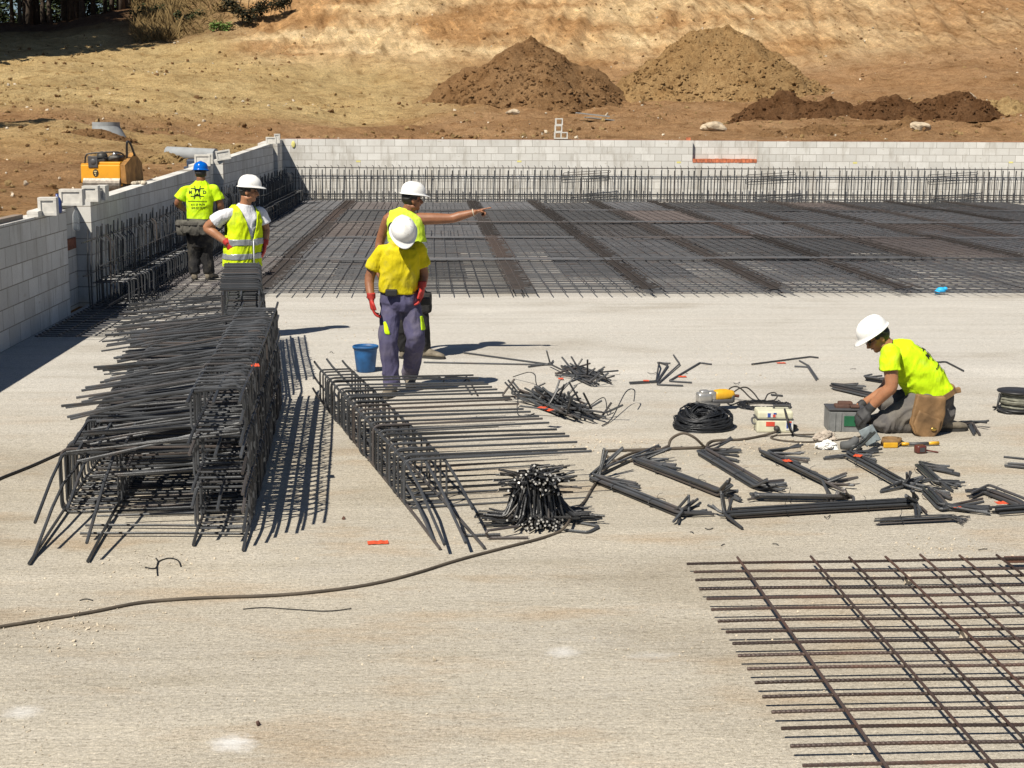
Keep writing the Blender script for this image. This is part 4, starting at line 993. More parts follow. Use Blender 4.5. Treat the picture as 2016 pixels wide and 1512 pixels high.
mb = MB(); c = G(1985, 1107, .03); mb.rbox((-.02, -.02, 0), (.2, .02, .03), .006, Matrix.Translation(c))
tag(mb.build("steel_flat", RUST, loc=c), "short brown flat bar at the far right corner of the foreground mesh", "steel bar")

# ------------------------------------------------------------------ pebbles and clods
def rocks(name, pts, mat, label, kind_stuff=True, loc=None):
    mb = MB()
    for (p, s) in pts:
        q = Matrix.Rotation(rnd(0, 6.28), 3, Vector((rnd(-1, 1), rnd(-1, 1), rnd(-1, 1)+.01)).normalized())
        vv = [Vector(v)*s*rnd(.6, 1.25) for v in ((1, 0, 0), (-1, 0, 0), (0, 1, 0), (0, -1, 0), (0, 0, .7), (0, 0, -.7), (.6, .6, .4), (-.6, .5, .4), (.5, -.6, .4), (-.6, -.6, .35))]
        bm = bmesh.new()
        for v in vv: bm.verts.new(p+q @ v)
        try: bmesh.ops.convex_hull(bm, input=bm.verts[:]); mb.bm(bm)
        except Exception: pass
        bm.free()
    o = mb.build(name, mat)
    return stuff(o, label) if label else o
random.seed(5)
pp = []
for i in range(4200):
    px, py = rnd(-20, 2040), 585+ (930*random.random()**1.2)
    g0 = G(px, py, .002)
    if noise.noise(Vector((g0.x*.9, g0.y*.7, 3)))+.35 < random.random()*.9: continue
    pp.append((g0, .0045*random.random()**2.5+.0026))
for (cx_, cy_, sx_, sy_, n_) in ((1560, 878, 60, 12, 160), (1200, 878, 60, 10, 90), (120, 1240, 60, 30, 90), (330, 1110, 90, 16, 60), (1850, 1080, 70, 14, 70), (1390, 720, 120, 20, 60), (690, 640, 50, 20, 50), (250, 890, 60, 10, 50), (1380, 890, 50, 8, 50)):
    for i in range(n_): pp.append((G(random.gauss(cx_, sx_), random.gauss(cy_, sy_), .003), .0085*random.random()**2+.003))
rocks("gravel", pp, PALE, "grit and small stones strewn over the slab")
for (px, py, s, m, lb) in ((855, 1298, .014, PALE, "single pale pebble in the bare foreground"), (508, 1425, .014, RUST, "single dark red pebble above the white dust patch"), (676, 1020, .016, RUST, "small brown clod between the two cages")):
    o = rocks("pebble", [(G(px, py, .008), s)], m, ""); tag(o, lb, "pebble")
def tz(x, y): return terrain(x, y)
def visx(px, Y): return P(px, 300, Y).x
pp = []
for i in range(15000):
    Y = 45.3+45*random.random()**1.35; X = visx(rnd(-30, 2046), Y); s = .022+.10*random.random()**6
    if X/Y*2900+845 < 330 and Y > 84: continue
    if noise.fractal(Vector((X*.16, Y*.2, 8)), 1, 2, 3)*1.5+.42 < random.random(): continue
    pp.append((Vector((X, Y, tz(X, Y)+s*.2)), s))
for i in range(1300):
    Y = rnd(17, 44); px = rnd(-30, 560); X = visx(px, Y)
    if X > -4.9: continue
    s = .015+.06*random.random()**4; pp.append((Vector((X, Y, tz(X, Y)+s*.2)), s))
half = pp[::2]
rocks("rubble", half, DIRT_TAN, "tan clods strewn over the excavated slope")
rocks("rubble", [q for i, q in enumerate(pp) if i % 2 and i % 8 != 1], DIRT_BROWN, "brown clods strewn over the excavated slope")
rocks("rubble", [(p, s*.8) for i, (p, s) in enumerate(pp) if i % 8 == 1], PALE, "pale stones strewn over the excavated slope")

def mound(px, Y, rx, ry, h, mat, label, seed, clod=400, name="dirt_mound", peak=1.15, rough=.24):
    cxx = P(px, 200, Y).x; n = 96; k = 40; vs = []; fs = []; o = Vector((seed*3.1, seed*1.7, 0)); tops = []
    for i in range(k+1):
        r_ = i/k
        for j in range(n):
            a = 2*math.pi*j/n; rr_ = r_*(1+.28*noise.noise(Vector((math.cos(a)*1.6, math.sin(a)*1.6, 0))+o))
            x = cxx+rx*rr_*math.cos(a); y = Y+ry*rr_*math.sin(a)
            prof_ = max(0, 1-math.sqrt(r_*r_+.022)**peak)
            z = hill(x, y)+h*prof_-.12+rough*(1.6*noise.fractal(Vector((x*.6, y*.6, 0))+o, 1, 2, 4)+.7*noise.fractal(Vector((x*2.5, y*2.5, 0))+o, 1, 2, 4))*min(1, (1-r_)*4+.2)
            vs.append((x-cxx, y-Y, z)); 
            if i == 0: break
    # single centre vertex then rings
    for j in range(n): fs.append((0, 1+j, 1+(j+1) % n))
    for i in range(1, k):
        for j in range(n):
            a = 1+(i-1)*n+j; b = 1+(i-1)*n+(j+1) % n; fs.append((a, a+n, b+n, b))
    me = bpy.data.meshes.new(name); me.from_pydata(vs, [], fs); me.materials.append(mat); me.polygons.foreach_set('use_smooth', [True]*len(me.polygons))
    ob = bpy.data.objects.new(name, me); COL.objects.link(ob); ob.location = (cxx, Y, 0); tag(ob, label, "dirt mound")
    bv = BVHTree.FromPolygons([Vector(v) for v in vs], fs); pts = []
    for i in range(clod):
        r_ = math.sqrt(random.random())*1.02; a = rnd(math.pi, 2*math.pi) if random.random() < .85 else rnd(0, math.pi)
        q = Vector((rx*r_*math.cos(a), ry*r_*math.sin(a), 60)); hit = bv.ray_cast(q, Vector((0, 0, -1)))
        if hit[0] is None: continue
        s = .02+.10*random.random()**4*(.3+r_); pts.append((hit[0]+Vector((cxx, Y, s*.15)), s))
    mb = rocks("clods", pts, mat, "")
    mb.data.transform(Matrix.Translation((-cxx, -Y, 0))); mb.parent = ob; mb['kind'] = 'stuff'
    return ob
mound(1042, 61.5, 4.25, 2.8, 2.95, DIRT_BROWN, "darker brown pointed earth mound left of the two big mounds", 1, 2600)
mound(1415, 63.5, 4.9, 3.0, 3.2, m_dirt("ochre_earth", False, (.37, .245, .12)), "lighter ochre pointed earth mound right of the two big mounds", 2, 2600)
mound(1535, 54.2, 2.1, 1.0, 1.2, DIRT_DARK, "dark moist earth heap at the left end of the low ridge", 3, 420, rough=.2)
mound(1640, 54.0, 2.3, 1.0, 1.0, DIRT_DARK, "dark moist earth heap in the low ridge, second from its left end", 4, 420, rough=.2)
mound(1755, 53.6, 2.3, 1.0, 1.0, DIRT_DARK, "dark moist earth heap in the low ridge, third from its left end", 5, 420, rough=.2)
mound(1870, 53.6, 2.1, 1.0, 1.1, DIRT_DARK, "dark moist earth heap at the right end of the low ridge", 6, 420, rough=.2)
mound(1960, 54.5, 1.5, .9, .6, DIRT_TAN, "tan earth heap at the right picture edge above the far wall", 7, 150)
mound(1700, 50.8, 4.6, .9, .32, DIRT_BROWN, "low long spread of brown earth in front of the dark ridge", 8, 380)
mound(200, 39.8, 1.3, .55, .40, DIRT_BROWN, "small brown earth heap in front of the concrete manhole cone", 9, 140, rough=.05)
mound(322, 33.2, .75, .4, .35, DIRT_TAN, "small tan earth heap at the end of the grey pipe", 10, 120, rough=.05)
for (px, py, Y, s, lb) in ((1405, 236, 51.2, .32, "large pale flat boulder left of the dark earth ridge"), (1902, 200, 57, .3, "pale boulder on the slope at the upper right"), (1812, 250, 49.5, .26, "broken pale slab stuck in the dark earth ridge"), (1010, 200, 57, .2, "pale stone at the foot of the brown mound")):
    q = P(px, py, Y); z = max(tz(q.x, Y), hill(q.x, Y))+s*.35
    bm = bmesh.new(); bmesh.ops.create_icosphere(bm, subdivisions=3, radius=1)
    for v_ in bm.verts:
        k_ = 1+.35*noise.noise(v_.co*1.1+Vector((px, 0, 0)))+.12*noise.noise(v_.co*3.5); v_.co = Vector((v_.co.x*1.35, v_.co.y*.8, v_.co.z*.62))*k_*s
    cz = (z if Y > 52 or px < 1700 else q.z); mb = MB(); mb.bm(bm, Matrix.Translation((q.x, Y, cz)) @ Matrix.Rotation((px % 7)*.05-.15, 4, 'Y')); bm.free()
    tag(mb.build("boulder", STONE, loc=(q.x, Y, cz)), lb, "boulder")
# planks and metal scrap behind the wall
q = P(1180, 224, 55); mb = MB(); M = Matrix.Translation((q.x, 55, tz(q.x, 55)+.1)) @ Matrix.Rotation(.2, 4, 'Z') @ Matrix.Rotation(.1, 4, 'Y')
mb.box((-.5, -.3, 0), (.5, .3, .03), M); mb.box((-.9, .0, .12), (.4, .12, .16), M)
tag(mb.build("metal_sheet", plain("grey_sheet", (.3, .31, .31), .5), loc=(q.x, 55, q.z)), "grey metal sheet scrap lying right of the brown mound's foot", "metal sheet")

# ------------------------------------------------------------------ manhole cone, pipe, roller
CONC = plain("precast_concrete", (.27, .285, .30), .9, var=.15, scale=5, bmp=.3, bscale=40)
q = P(210, 258, 41.5); zz = tz(q.x, 41.5)-.05
mb = MB(); M = Matrix.Translation((q.x, 41.5, zz-.05)) @ Matrix.Scale(1.1, 4); n = 36; rings = []
for (r, z, dx) in ((.44, -.5, .06), (.44, .08, .06), (.42, .16, .05), (.335, .42, -.01), (.335, .52, -.01), (.27, .52, -.01), (.27, .38, -.01), (.36, .1, .06)):
    rings.append([M @ Vector((dx+r*math.cos(2*math.pi*j/n), r*math.sin(2*math.pi*j/n), z)) for j in range(n)])
mb.loft(rings); tag(mb.build("manhole_cone", CONC, smooth=False, loc=(q.x, 41.5, zz)), "grey precast concrete manhole cone lying on the earth at left", "manhole cone")
a = P(330, 296, 33.5); b = P(425, 303, 33.0); mb = MB(); zz = tz(a.x, 33.5)+.14
mb.tube([(a.x, 33.5, zz+.06), (b.x, 33.0, zz+.02)], .15, 30); tag(mb.build("drain_pipe", CONC, smooth=False, loc=(a.x, 33.5, zz)), "grey concrete pipe lying half buried behind the left wall", "pipe")
q = P(388, 312, 31.0); mb = MB(); M = Matrix.Translation((q.x, 31, tz(q.x, 31)+.02)); mb.rbox((-.25, -.2, 0), (.22, .2, .05), .02, M); mb.rbox((-.2, -.15, .05), (.1, .15, .2), .04, M); mb.rbox((.0, -.1, .1), (.2, .12, .16), .03, M)
tag(mb.build("drain_fitting", plain("navy_plastic", (.035, .055, .10), .5), loc=(q.x, 31, q.z)), "dark blue plastic fitting lying in front of the concrete pipe", "pipe fitting")
# roller
Yr = 23.6; c = P(205, 360, Yr); zg = 1.17
root = thing("road_roller", "orange walk-behind road roller parked behind the left wall", "road roller", (c.x, Yr, zg))
ORG = plain("machine_orange", (.72, .33, .016), .5, var=.15, scale=5); MET = plain("machine_steel", (.16, .14, .12), .5, .6, var=.4)
M = Matrix.Translation((c.x, Yr, zg)) @ Matrix.Rotation(-.12, 4, 'Z')
mb = MB(); mb.rbox((-.36, -.02, .20), (.27, .75, .49), .02, M); mb.rbox((-.36, -.0, .49), (-.24, .7, .505), .01, M); mb.rbox((-.08, .0, .49), (.27, .7, .53), .012, M); mb.build("body", ORG, root)
mb = MB(); rings = []
for (y, z0, z1) in ((-.015, .21, .48), (.5, .2, .66), (.85, .12, .5)):
    rings.append([M @ Vector((.275, y, z0)), M @ Vector((.36, y+.02, z0-.02)), M @ Vector((.34, y+.02, z1)), M @ Vector((.275, y, z1+.01))])
mb.loft(rings); mb.build("side_guard", plain("dusty_orange", (.36, .18, .05), .8, var=.5, scale=6), root)
mb = MB()
for yy in (.12, .62): mb.lathe([(.05, -.30), (.17, -.30), (.18, -.29), (.18, .29), (.17, .30), (.05, .30)], 28, M @ Matrix.Translation((-.03, yy, .165)) @ Matrix.Rotation(R(90), 4, 'Y'))
mb.build("drum", MET, root)
mb = MB(); mb.rbox((-.3, -.01, .155), (.28, .06, .195), .01, M); mb.rbox((.02, -.03, .05), (.27, .02, .12), .01, M); mb.build("scraper", ORG, root)
mb = MB(); mb.rbox((-.22, .1, .49), (.0, .45, .60), .03, M); mb.rbox((.02, .15, .5), (.2, .5, .63), .04, M); mb.ell((0, 0, 0), (.09, .09, .09), M @ Matrix.Translation((-.1, .25, .6))); mb.build("engine", plain("engine_black", (.035, .033, .03), .55, var=.5, scale=30), root, True)
mb = MB(); mb.rbox((-.23, -.035, .44), (-.08, -.0205, .62), .01, M); mb.ell((0, 0, 0), (.05, .02, .05), M @ Matrix.Translation((-.15, -.03, .53))); mb.build("fuel_panel", DGREY, root)
mb = MB(); mb.tube([M @ Vector((.1, .2, .6)), M @ Vector((.12, .2, .66)), M @ Vector((.16, .3, .64))], .03, 10); mb.build("exhaust", plain("chrome", (.5, .5, .5), .3, .8), root, True)
mb = MB(); mb.lathe([(.001, 0), (.045, 0), (.045, .004), (.001, .004)], 20, M @ Matrix.Translation((-.12, -.022, .36)) @ Matrix.Rotation(R(90), 4, 'X') @ Matrix.Scale(1.3, 4, (0, 1, 0))); mb.build("emblem", plain("emblem_black", (.03, .02, .012), .5), root)
mb = MB(); mb.rbox((-.147, -.0285, .375), (-.098, -.0262, .392), .001, M); mb.rbox((-.14, -.0285, .345), (-.112, -.0262, .362), .001, M); mb.rbox((-.128, -.0285, .318), (-.112, -.0262, .335), .001, M); mb.build("emblem_mark", plain("emblem_cream", (.6, .5, .25), .5), root)
mb = MB(); mb.tube(spline([M @ Vector((.28, .3, .5)), M @ Vector((.30, .25, .7)), M @ Vector((.33, .2, .84)), M @ Vector((.35, .3, .80)), M @ Vector((.36, .45, .62))], 5), .018, 8)
mb.tube(spline([M @ Vector((-.30, .02, .5)), M @ Vector((-.28, .02, .62)), M @ Vector((-.2, .04, .66)), M @ Vector((.2, .1, .68)), M @ Vector((.26, .3, .6))], 5), .012, 8); mb.build("handle_bar", BLK, root, True)

# ------------------------------------------------------------------ trees
BARK = plain("bark", (.075, .055, .04), .95, var=.45, scale=8, bmp=.8, bscale=30)
def m_leaf(name, a, b):
    m, N, L, B = nodes(name); v = coords(N); n = noise_n(N, L, v, 2.2, 3)
    L.new(ramp(N, L, n, [(.35, a), (.65, b)]), B.inputs['Base Color']); B.inputs['Roughness'].default_value = .7; B.inputs['Specular IOR Level'].default_value = .2
    return m
LEAF = m_leaf("oak_leaf", (.012, .020, .007), (.04, .055, .018)); OAKSH = m_leaf("shaded_oak_leaf", (.010, .011, .005), (.03, .030, .013)); PINE = m_leaf("pine_needle", (.015, .03, .010), (.045, .065, .022))  # the darker oak leaf has the hanging boughs' shade put into its colour
DRYG = m_leaf("dry_grass", (.13, .085, .035), (.27, .19, .085)); GRN = m_leaf("fresh_weed", (.08, .14, .03), (.14, .2, .05))
def leaves(rr, centers, n, size, mbx):
    for i in range(n):
        c, rad = centers[int(rr.random()*len(centers))]
        d = Vector((rr.gauss(0, 1), rr.gauss(0, 1), rr.gauss(0, .8))); d = d.normalized()*rad*rr.random()**.45
        p = c+d; a = Vector((rr.gauss(0, 1), rr.gauss(0, 1), rr.gauss(0, .5))).normalized(); b = a.orthogonal().normalized(); s = size*rr.uniform(.6, 1.3)
        k = len(mbx.v); mbx.v += [p-a*s, p+b*s*.45, p+a*s, p-b*s*.45]; mbx.face([k, k+1, k+2, k+3])
def tree_proto(seed, h, r0, crown_lo, spread, nleaf, leafm, size):
    rr = random.Random(seed); root = thing("tree", "", "tree", (0, 0, 0))
    mb = MB(); pts = [Vector((rr.uniform(-.04, .04)*i, rr.uniform(-.04, .04)*i, h*.92*i/7-(.3 if i == 0 else 0))) for i in range(8)]
    mb.tube(pts, [r0*(1.25 if i == 0 else 1-.1*i) for i in range(8)], 9); cen = []
    for k in range(13):
        z = crown_lo+(h-crown_lo)*k/12.0*.95; a = rr.uniform(0, 6.28); f = 1-.6*((k/12)**2); l = spread*f*rr.uniform(.6, 1.1)
        p = Vector((0, 0, z)); e = p+Vector((math.cos(a)*l, math.sin(a)*l, l*.35)); mb.tube([p, p.lerp(e, .5)+Vector((0, 0, .1)), e], [r0*.35, r0*.22, r0*.08], 6)
        cen.append((e, spread*.38*f+.3)); cen.append((p.lerp(e, .6)+Vector((rr.uniform(-.5, .5), rr.uniform(-.5, .5), .3)), spread*.32*f+.3))
    mb.build("trunk", BARK, root, True)
    lm = MB(); leaves(rr, cen, nleaf, size, lm); lm.build("crown", leafm, root)
    return root
TREE_L = "slender dark pine trunk in the shaded wood at the upper left"
SHADE = tree_proto(90, 17, .3, 4.5, 4.2, 6500, PINE, .30)
SHADE.location = (-42, 70, terrain(-42, 70)); tag(SHADE, "tall tree standing left of the picture, casting shade on the slope", "tree", "trees beyond the left edge")
protos = [tree_proto(60+i, rnd(9, 11), rnd(.14, .24), 2.6, 2.1, 2600, PINE if i else LEAF, .17) for i in range(3)]
random.seed(11); spots = []
for i in range(46):
    Y = rnd(98, 124); px = rnd(-60, 420)
    if px > 330 and Y < 112: continue
    spots.append((P(px, 60, Y).x, Y))
for i, (x, y) in enumerate(spots):
    o = protos[i % 3] if i < 3 else copy_tree(protos[i % 3])
    o.location = (x, y, terrain(x, y)); o.rotation_euler = (0, 0, rnd(0, 6)); k = rnd(.8, 1.2); o.scale = (k, k, k)
    tag(o, TREE_L, "tree", "pines of the shaded wood")
# trees beyond the left frame edge that throw the shade seen at the upper left
for i, (x, y, k) in enumerate(((-26.8, 69.5, 1.25), (-28, 73.5, 1.3), (-31, 68, 1.3), (-32, 75, 1.3), (-29.5, 78.5, 1.25), (-34, 81, 1.3), (-30.5, 84, 1.2), (-36, 71, 1.3), (-17.6, 37.5, .62), (-31, 89, 1.1), (-38, 86, 1.2))):
    o = copy_tree(SHADE); o.location = (x, y, terrain(x, y)); o.rotation_euler = (0, 0, i*1.1); o.scale = (k, k, k*1.05)
    tag(o, "tall tree standing left of the picture, casting shade on the slope", "tree", "trees beyond the left edge")
# undergrowth behind the trunks
rr = random.Random(77)
for i in range(12):
    Y = rr.uniform(124, 134); x = P(-60+i*44, 60, Y).x; lm = MB(); cen = [(Vector((rr.uniform(-2, 2), rr.uniform(-.6, .6), rr.uniform(.3, 3.6))), 1.1) for _ in range(9)]
    leaves(rr, cen, 1500, .20, lm); root = thing("shrub", "dark evergreen shrub closing the view behind the pine trunks", "shrub", (x, Y, terrain(x, Y)), "shrubs behind the wood")
    o = lm.build("foliage", LEAF, None); o.parent = root
    mb = MB()
    for _ in range(4): mb.tube([(0, 0, -.2), (rr.uniform(-1, 1), rr.uniform(-.3, .3), 1.6), (rr.uniform(-1.6, 1.6), 0, 3)], [.06, .04, .015], 5)
    o = mb.build("stem", BARK, None); o.parent = root
# oak branches hanging in at the top
Yo = 86.5; c = P(515, -60, Yo); zo = terrain(c.x, Yo)
root = thing("oak_tree", "leafy oak whose lowest boughs hang over the top of the cut bank", "tree", (c.x, Yo, zo)); rr = random.Random(9)
mb = MB(); mb.tube([(0, 0, -.4), (.1, 0, 1.5), (0, .1, 3.2), (.2, 0, 5)], [.26, .2, .17, .1], 9); cen = []
tips = [(452, 6), (470, 22), (487, 32), (505, 20), (520, 12), (545, 8), (560, 2), (500, -20), (470, -20), (540, -25)]
for (px, py) in tips:
    q = P(px, py, 80.2+.8*rr.random())-Vector((c.x, Yo, zo)); mb.tube([(0, 0, 2.6), Vector((q.x*.5, q.y*.5, max(q.z, 1)+.7)), q], [.07, .04, .015], 5); cen.append((q, .42))
for _ in range(10): cen.append((Vector((rr.uniform(-2.2, 2.2), rr.uniform(-3.5, 1.5), rr.uniform(2.6, 5.5))), .9))
o = mb.build("trunk", BARK, None, True); o.parent = root
lm = MB(); leaves(rr, cen, 5200, .085, lm); o = lm.build("crown", OAKSH, None); o.parent = root
# bushes on the left shoulder of the bank and dry grass
lm = MB(); rr = random.Random(31)
for i in range(7000):
    px = rr.gauss(345, 55); Y = rr.uniform(80, 97)
    if px < 262 or px > 480: continue
    x = P(px, 60, Y).x; z = terrain(x, Y); hgt = rr.uniform(.15, .8)*rr.uniform(.5, 1.2)*(1.15 if px < 350 else .5); a = rr.uniform(0, 6.28); w = .013
    k = len(lm.v); dx, dy = math.cos(a)*w, math.sin(a)*w; lx, ly = rr.gauss(0, .12), rr.gauss(0, .12)
    lm.v += [Vector((x-dx, Y-dy, z-.03)), Vector((x+dx, Y+dy, z-.03)), Vector((x+lx+dx*.4, Y+ly, z+hgt*.7)), Vector((x+lx*2, Y+ly*2, z+hgt))]; lm.face([k, k+1, k+2, k+3])
stuff(lm.build("dry_grass", DRYG), "tall dry grass on the shoulder between wood and bank")
for i, (px, Y, s, m, lb) in enumerate(((432, 80, .6, GRN, "small fresh green weed at the foot of the bank shoulder"), (375, 83, .7, LEAF, "low dull bush in the dry grass of the bank shoulder"), (455, 83.5, .6, DRYG, "withered bush below the hanging oak boughs"), (290, 88, .9, LEAF, "dark bush at the edge of the wood beside the dry grass"))):
    x = P(px, 60, Y).x; z = terrain(x, Y); lm = MB(); cen = [(Vector((rr.uniform(-1, 1)*s, rr.uniform(-.5, .5)*s, rr.uniform(.1, .7)*s)), .4*s) for _ in range(6)]
    leaves(rr, cen, 420, .09, lm); root = thing("weed" if i == 0 else "bush", lb, "weed" if i == 0 else "bush", (x, Y, z)); o = lm.build("foliage", m, None); o.parent = root
    mb = MB()
    for _ in range(5): mb.tube([(0, 0, -.1), (rr.uniform(-.5, .5)*s, rr.uniform(-.3, .3)*s, .5*s)], [.02, .008], 4)
    o = mb.build("stem", BARK, None); o.parent = root

# ------------------------------------------------------------------ people
SKIN = None
def m_skin(name, col):
    m, N, L, B = nodes(name); v = coords(N)
    n = noise_n(N, L, v, 14, 5)
    L.new(ramp(N, L, n, [(.3, tuple(c*.82 for c in col)), (.7, tuple(c*1.12 for c in col))]), B.inputs['Base Color'])
    B.inputs['Roughness'].default_value = .5; B.inputs['Subsurface Weight'].default_value = .08; B.inputs['Subsurface Radius'].default_value = (.02, .008, .004)
    bump(N, L, noise_n(N, L, v, 160, 3), .12, .002, B); return m
TAN = m_skin("tanned_skin", (.36, .165, .085)); TAN2 = m_skin("deep_tanned_skin", (.27, .115, .058))
HAIR = plain("dark_hair", (.016, .012, .009), .6, bmp=.6, bscale=180)
HELW = None
def m_helm():
    m, N, L, B = nodes("white_helmet_plastic"); v = coords(N)
    c_ = mix(N, L, ramp(N, L, noise_n(N, L, v, 7, 6, .7), [(.5, (0, 0, 0)), (.75, (.45, .45, .45))]), (.80, .80, .79), (.60, .56, .49))
    c_ = mix(N, L, ramp(N, L, noise_n(N, L, v, 38, 5, .75), [(.60, (0, 0, 0)), (.70, (.8, .8, .8))]), c_, (.36, .32, .27))
    L.new(c_, B.inputs['Base Color']); B.inputs['Roughness'].default_value = .36; return m
HELW = m_helm(); HELB = plain("blue_helmet_plastic", (.0, .11, .52), .22, var=.05)
STRAPM = plain("helmet_strap", (.045, .045, .045), .7)
TEE_Y = cloth("yellow_tee", (.60, .50, .012)); NEON = cloth("neon_tee", (.54, .80, .012)); VESTM = cloth("neon_vest", (.58, .74, .01)); VEST2 = cloth("pale_neon_vest", (.56, .75, .05))
WTEE = cloth("white_tee", (.72, .73, .78)); NAVY = cloth("purple_navy_trousers", (.085, .08, .15), dirt=(.15, .135, .17)); CHAR = cloth("charcoal_trousers", (.022, .022, .024), dirt=(.06, .055, .05))
GREYT = cloth("grey_work_trousers", (.10, .095, .095), dirt=(.16, .14, .12)); REFL = plain("reflective_tape", (.34, .36, .38), .35, .35, var=.06)
REDG = plain("red_glove", (.42, .028, .022), .6, var=.35, scale=18, bmp=.3); BLKG = plain("black_glove", (.03, .03, .032), .65, var=.3, bmp=.4)
BOOT = plain("dusty_boot", (.17, .145, .11), .85, var=.45, scale=14, bmp=.4); SOLE = plain("boot_sole", (.03, .028, .026), .8)
POUCH = plain("leather_pouch", (.20, .115, .05), .7, var=.45, scale=7, bmp=.5, bscale=40); GPOUCH = plain("grey_canvas_pouch", (.095, .09, .078), .9, var=.45, scale=10, bmp=.5, bscale=40)
INK = plain("black_ink", (.012, .018, .008), .8); EYEM = plain("eye_dark", (.015, .012, .01), .2); BELT = plain("black_belt", (.02, .019, .018), .6)
LIPS = plain("lip", (.19, .075, .055), .6)

def chain(mb, pts, rads, n=12, flat=(False, False)):
    """tapered limb with rounded ends"""
    pts = [Vector(p) for p in pts]; rads = list(rads)
    q = spline(pts, 4) if len(pts) > 2 else pts
    rr = [float(np.interp(i/(len(q)-1)*(len(pts)-1), range(len(pts)), rads)) for i in range(len(q))]
    a = (q[0]-q[1]).normalized(); b = (q[-1]-q[-2]).normalized()
    if not flat[0]: q = [q[0]+a*rr[0]*.9, q[0]+a*rr[0]*.6]+q; rr = [rr[0]*.4, rr[0]*.8]+rr
    if not flat[1]: q = q+[q[-1]+b*rr[-1]*.6, q[-1]+b*rr[-1]*.9]; rr = rr+[rr[-1]*.8, rr[-1]*.4]
    mb.tube(q, rr, n)
def trunkloft(mb, rings, side, k=22, e=2.4):
    """elliptic cross sections: rings of (centre, half width, half depth[, side])"""
    out = []; n = len(rings); cs = [Vector(r[0]) for r in rings]
    for i, r in enumerate(rings):
        ax = (cs[min(i+1, n-1)]-cs[max(i-1, 0)]).normalized()
        s = Vector(r[3] if len(r) > 3 else side); s = (s-ax*s.dot(ax)).normalized(); f = ax.cross(s)
        ring = []
        for j in range(k):
            t = 2*math.pi*j/k; c, d = math.cos(t), math.sin(t)
            ring.append(cs[i]+s*(r[1]*math.copysign(abs(c)**(2/e), c))+f*(r[2]*math.copysign(abs(d)**(2/e), d)))
        out.append(ring)
    mb.loft(out)
def blob(name, mb, voxel, mat, parent, smooth=4, wr=0, seed=0, keep=None, solid=0, link=True):
    me = bpy.data.meshes.new("tmp"); me.from_pydata([tuple(v) for v in mb.v], [], mb.f); me.update()
    o = bpy.data.objects.new("tmp", me); COL.objects.link(o)
    r = o.modifiers.new("r", 'REMESH'); r.mode = 'VOXEL'; r.voxel_size = voxel
    s = o.modifiers.new("s", 'SMOOTH'); s.factor = .5; s.iterations = smooth
    dg = bpy.context.evaluated_depsgraph_get(); me2 = bpy.data.meshes.new_from_object(o.evaluated_get(dg), depsgraph=dg)
    bpy.data.objects.remove(o); bpy.data.meshes.remove(me)
    if wr:
        off = Vector((seed*7.3, seed*3.1, 0)); me2.update(); nn = [v.normal.copy() for v in me2.vertices]
        for v, n in zip(me2.vertices, nn):
            p = v.co
            w1 = .12*noise.noise(p*4+off); q = Vector((p.x+w1, p.y+w1, p.z))
            d = noise.noise(Vector((q.x*9+q.z*2.5, q.y*9, q.z*3.2))+off)*.6+noise.noise(Vector((q.x*5-q.z*7, q.y*6, q.z*9))+off*1.7)*.5
            d2 = 1-abs(noise.noise(Vector((q.x*11-q.z*5, q.y*11, q.z*4+q.x*4))+off*2))*2.6
            v.co = p+n*wr*1.5*(d+.5*max(0, d2)-.15)
    if keep is not None:
        bm = bmesh.new(); bm.from_mesh(me2); bmesh.ops.delete(bm, geom=[f for f in bm.faces if not keep(f.calc_center_median(), f.normal)], context='FACES')
        for _ in range(3):
            mv = {}
            for v in bm.verts:
                be = [e for e in v.link_edges if e.is_boundary]
                if len(be) == 2: mv[v] = v.co*.5+(be[0].other_vert(v).co+be[1].other_vert(v).co)*.25
            for v, c in mv.items(): v.co = c
        bm.to_mesh(me2); bm.free()
    return finish(name, me2, mat, parent, solid)
def finish(name, me2, mat, parent, solid=0):
    me2.name = name; me2.materials.clear(); me2.materials.append(mat)
    off = Vector((0, 0, 0)); q = parent
    while q is not None: off = off+q.location; q = q.parent
    me2.transform(Matrix.Translation(-off)); me2.polygons.foreach_set('use_smooth', [True]*len(me2.polygons))
    o = bpy.data.objects.new(name, me2); COL.objects.link(o); o.parent = parent; o['_off'] = 0; del o['_off']
    if solid: m = o.modifiers.new("thickness", 'SOLIDIFY'); m.thickness = solid; m.offset = 1
    return o
def shell(name, src, keep, inflate, mat, parent, solid=.002):
    """a piece of an existing garment, lifted off it"""
    off = Vector((0, 0, 0)); q = src.parent
    while q is not None: off = off+q.location; q = q.parent
    bm = bmesh.new(); bm.from_mesh(src.data); bm.normal_update()
    for v in bm.verts: v.co = v.co+off
    nn = [(v, v.normal.copy()) for v in bm.verts]
    bmesh.ops.delete(bm, geom=[f for f in bm.faces if not keep(f.calc_center_median(), f.normal)], context='FACES')
    for v, n in nn:
        if v.is_valid: v.co = v.co+n*inflate
    for _ in range(3):
        mv = {}
        for v in bm.verts:
            be = [e for e in v.link_edges if e.is_boundary]
            if len(be) == 2: mv[v] = v.co*.5+(be[0].other_vert(v).co+be[1].other_vert(v).co)*.25
        for v, c in mv.items(): v.co = c
    me = bpy.data.meshes.new(name); bm.to_mesh(me); bm.free()
    return finish(name, me, mat, parent, solid)
def frame(o, f, u=(0, 0, 1)):
    f = Vector(f).normalized(); u = Vector(u); x = f.cross(u).normalized(); u = x.cross(f)
    return Matrix(((x.x, f.x, u.x, o.x), (x.y, f.y, u.y, o.y), (x.z, f.z, u.z, o.z), (0, 0, 0, 1))) @ Matrix.Scale(.90, 4)
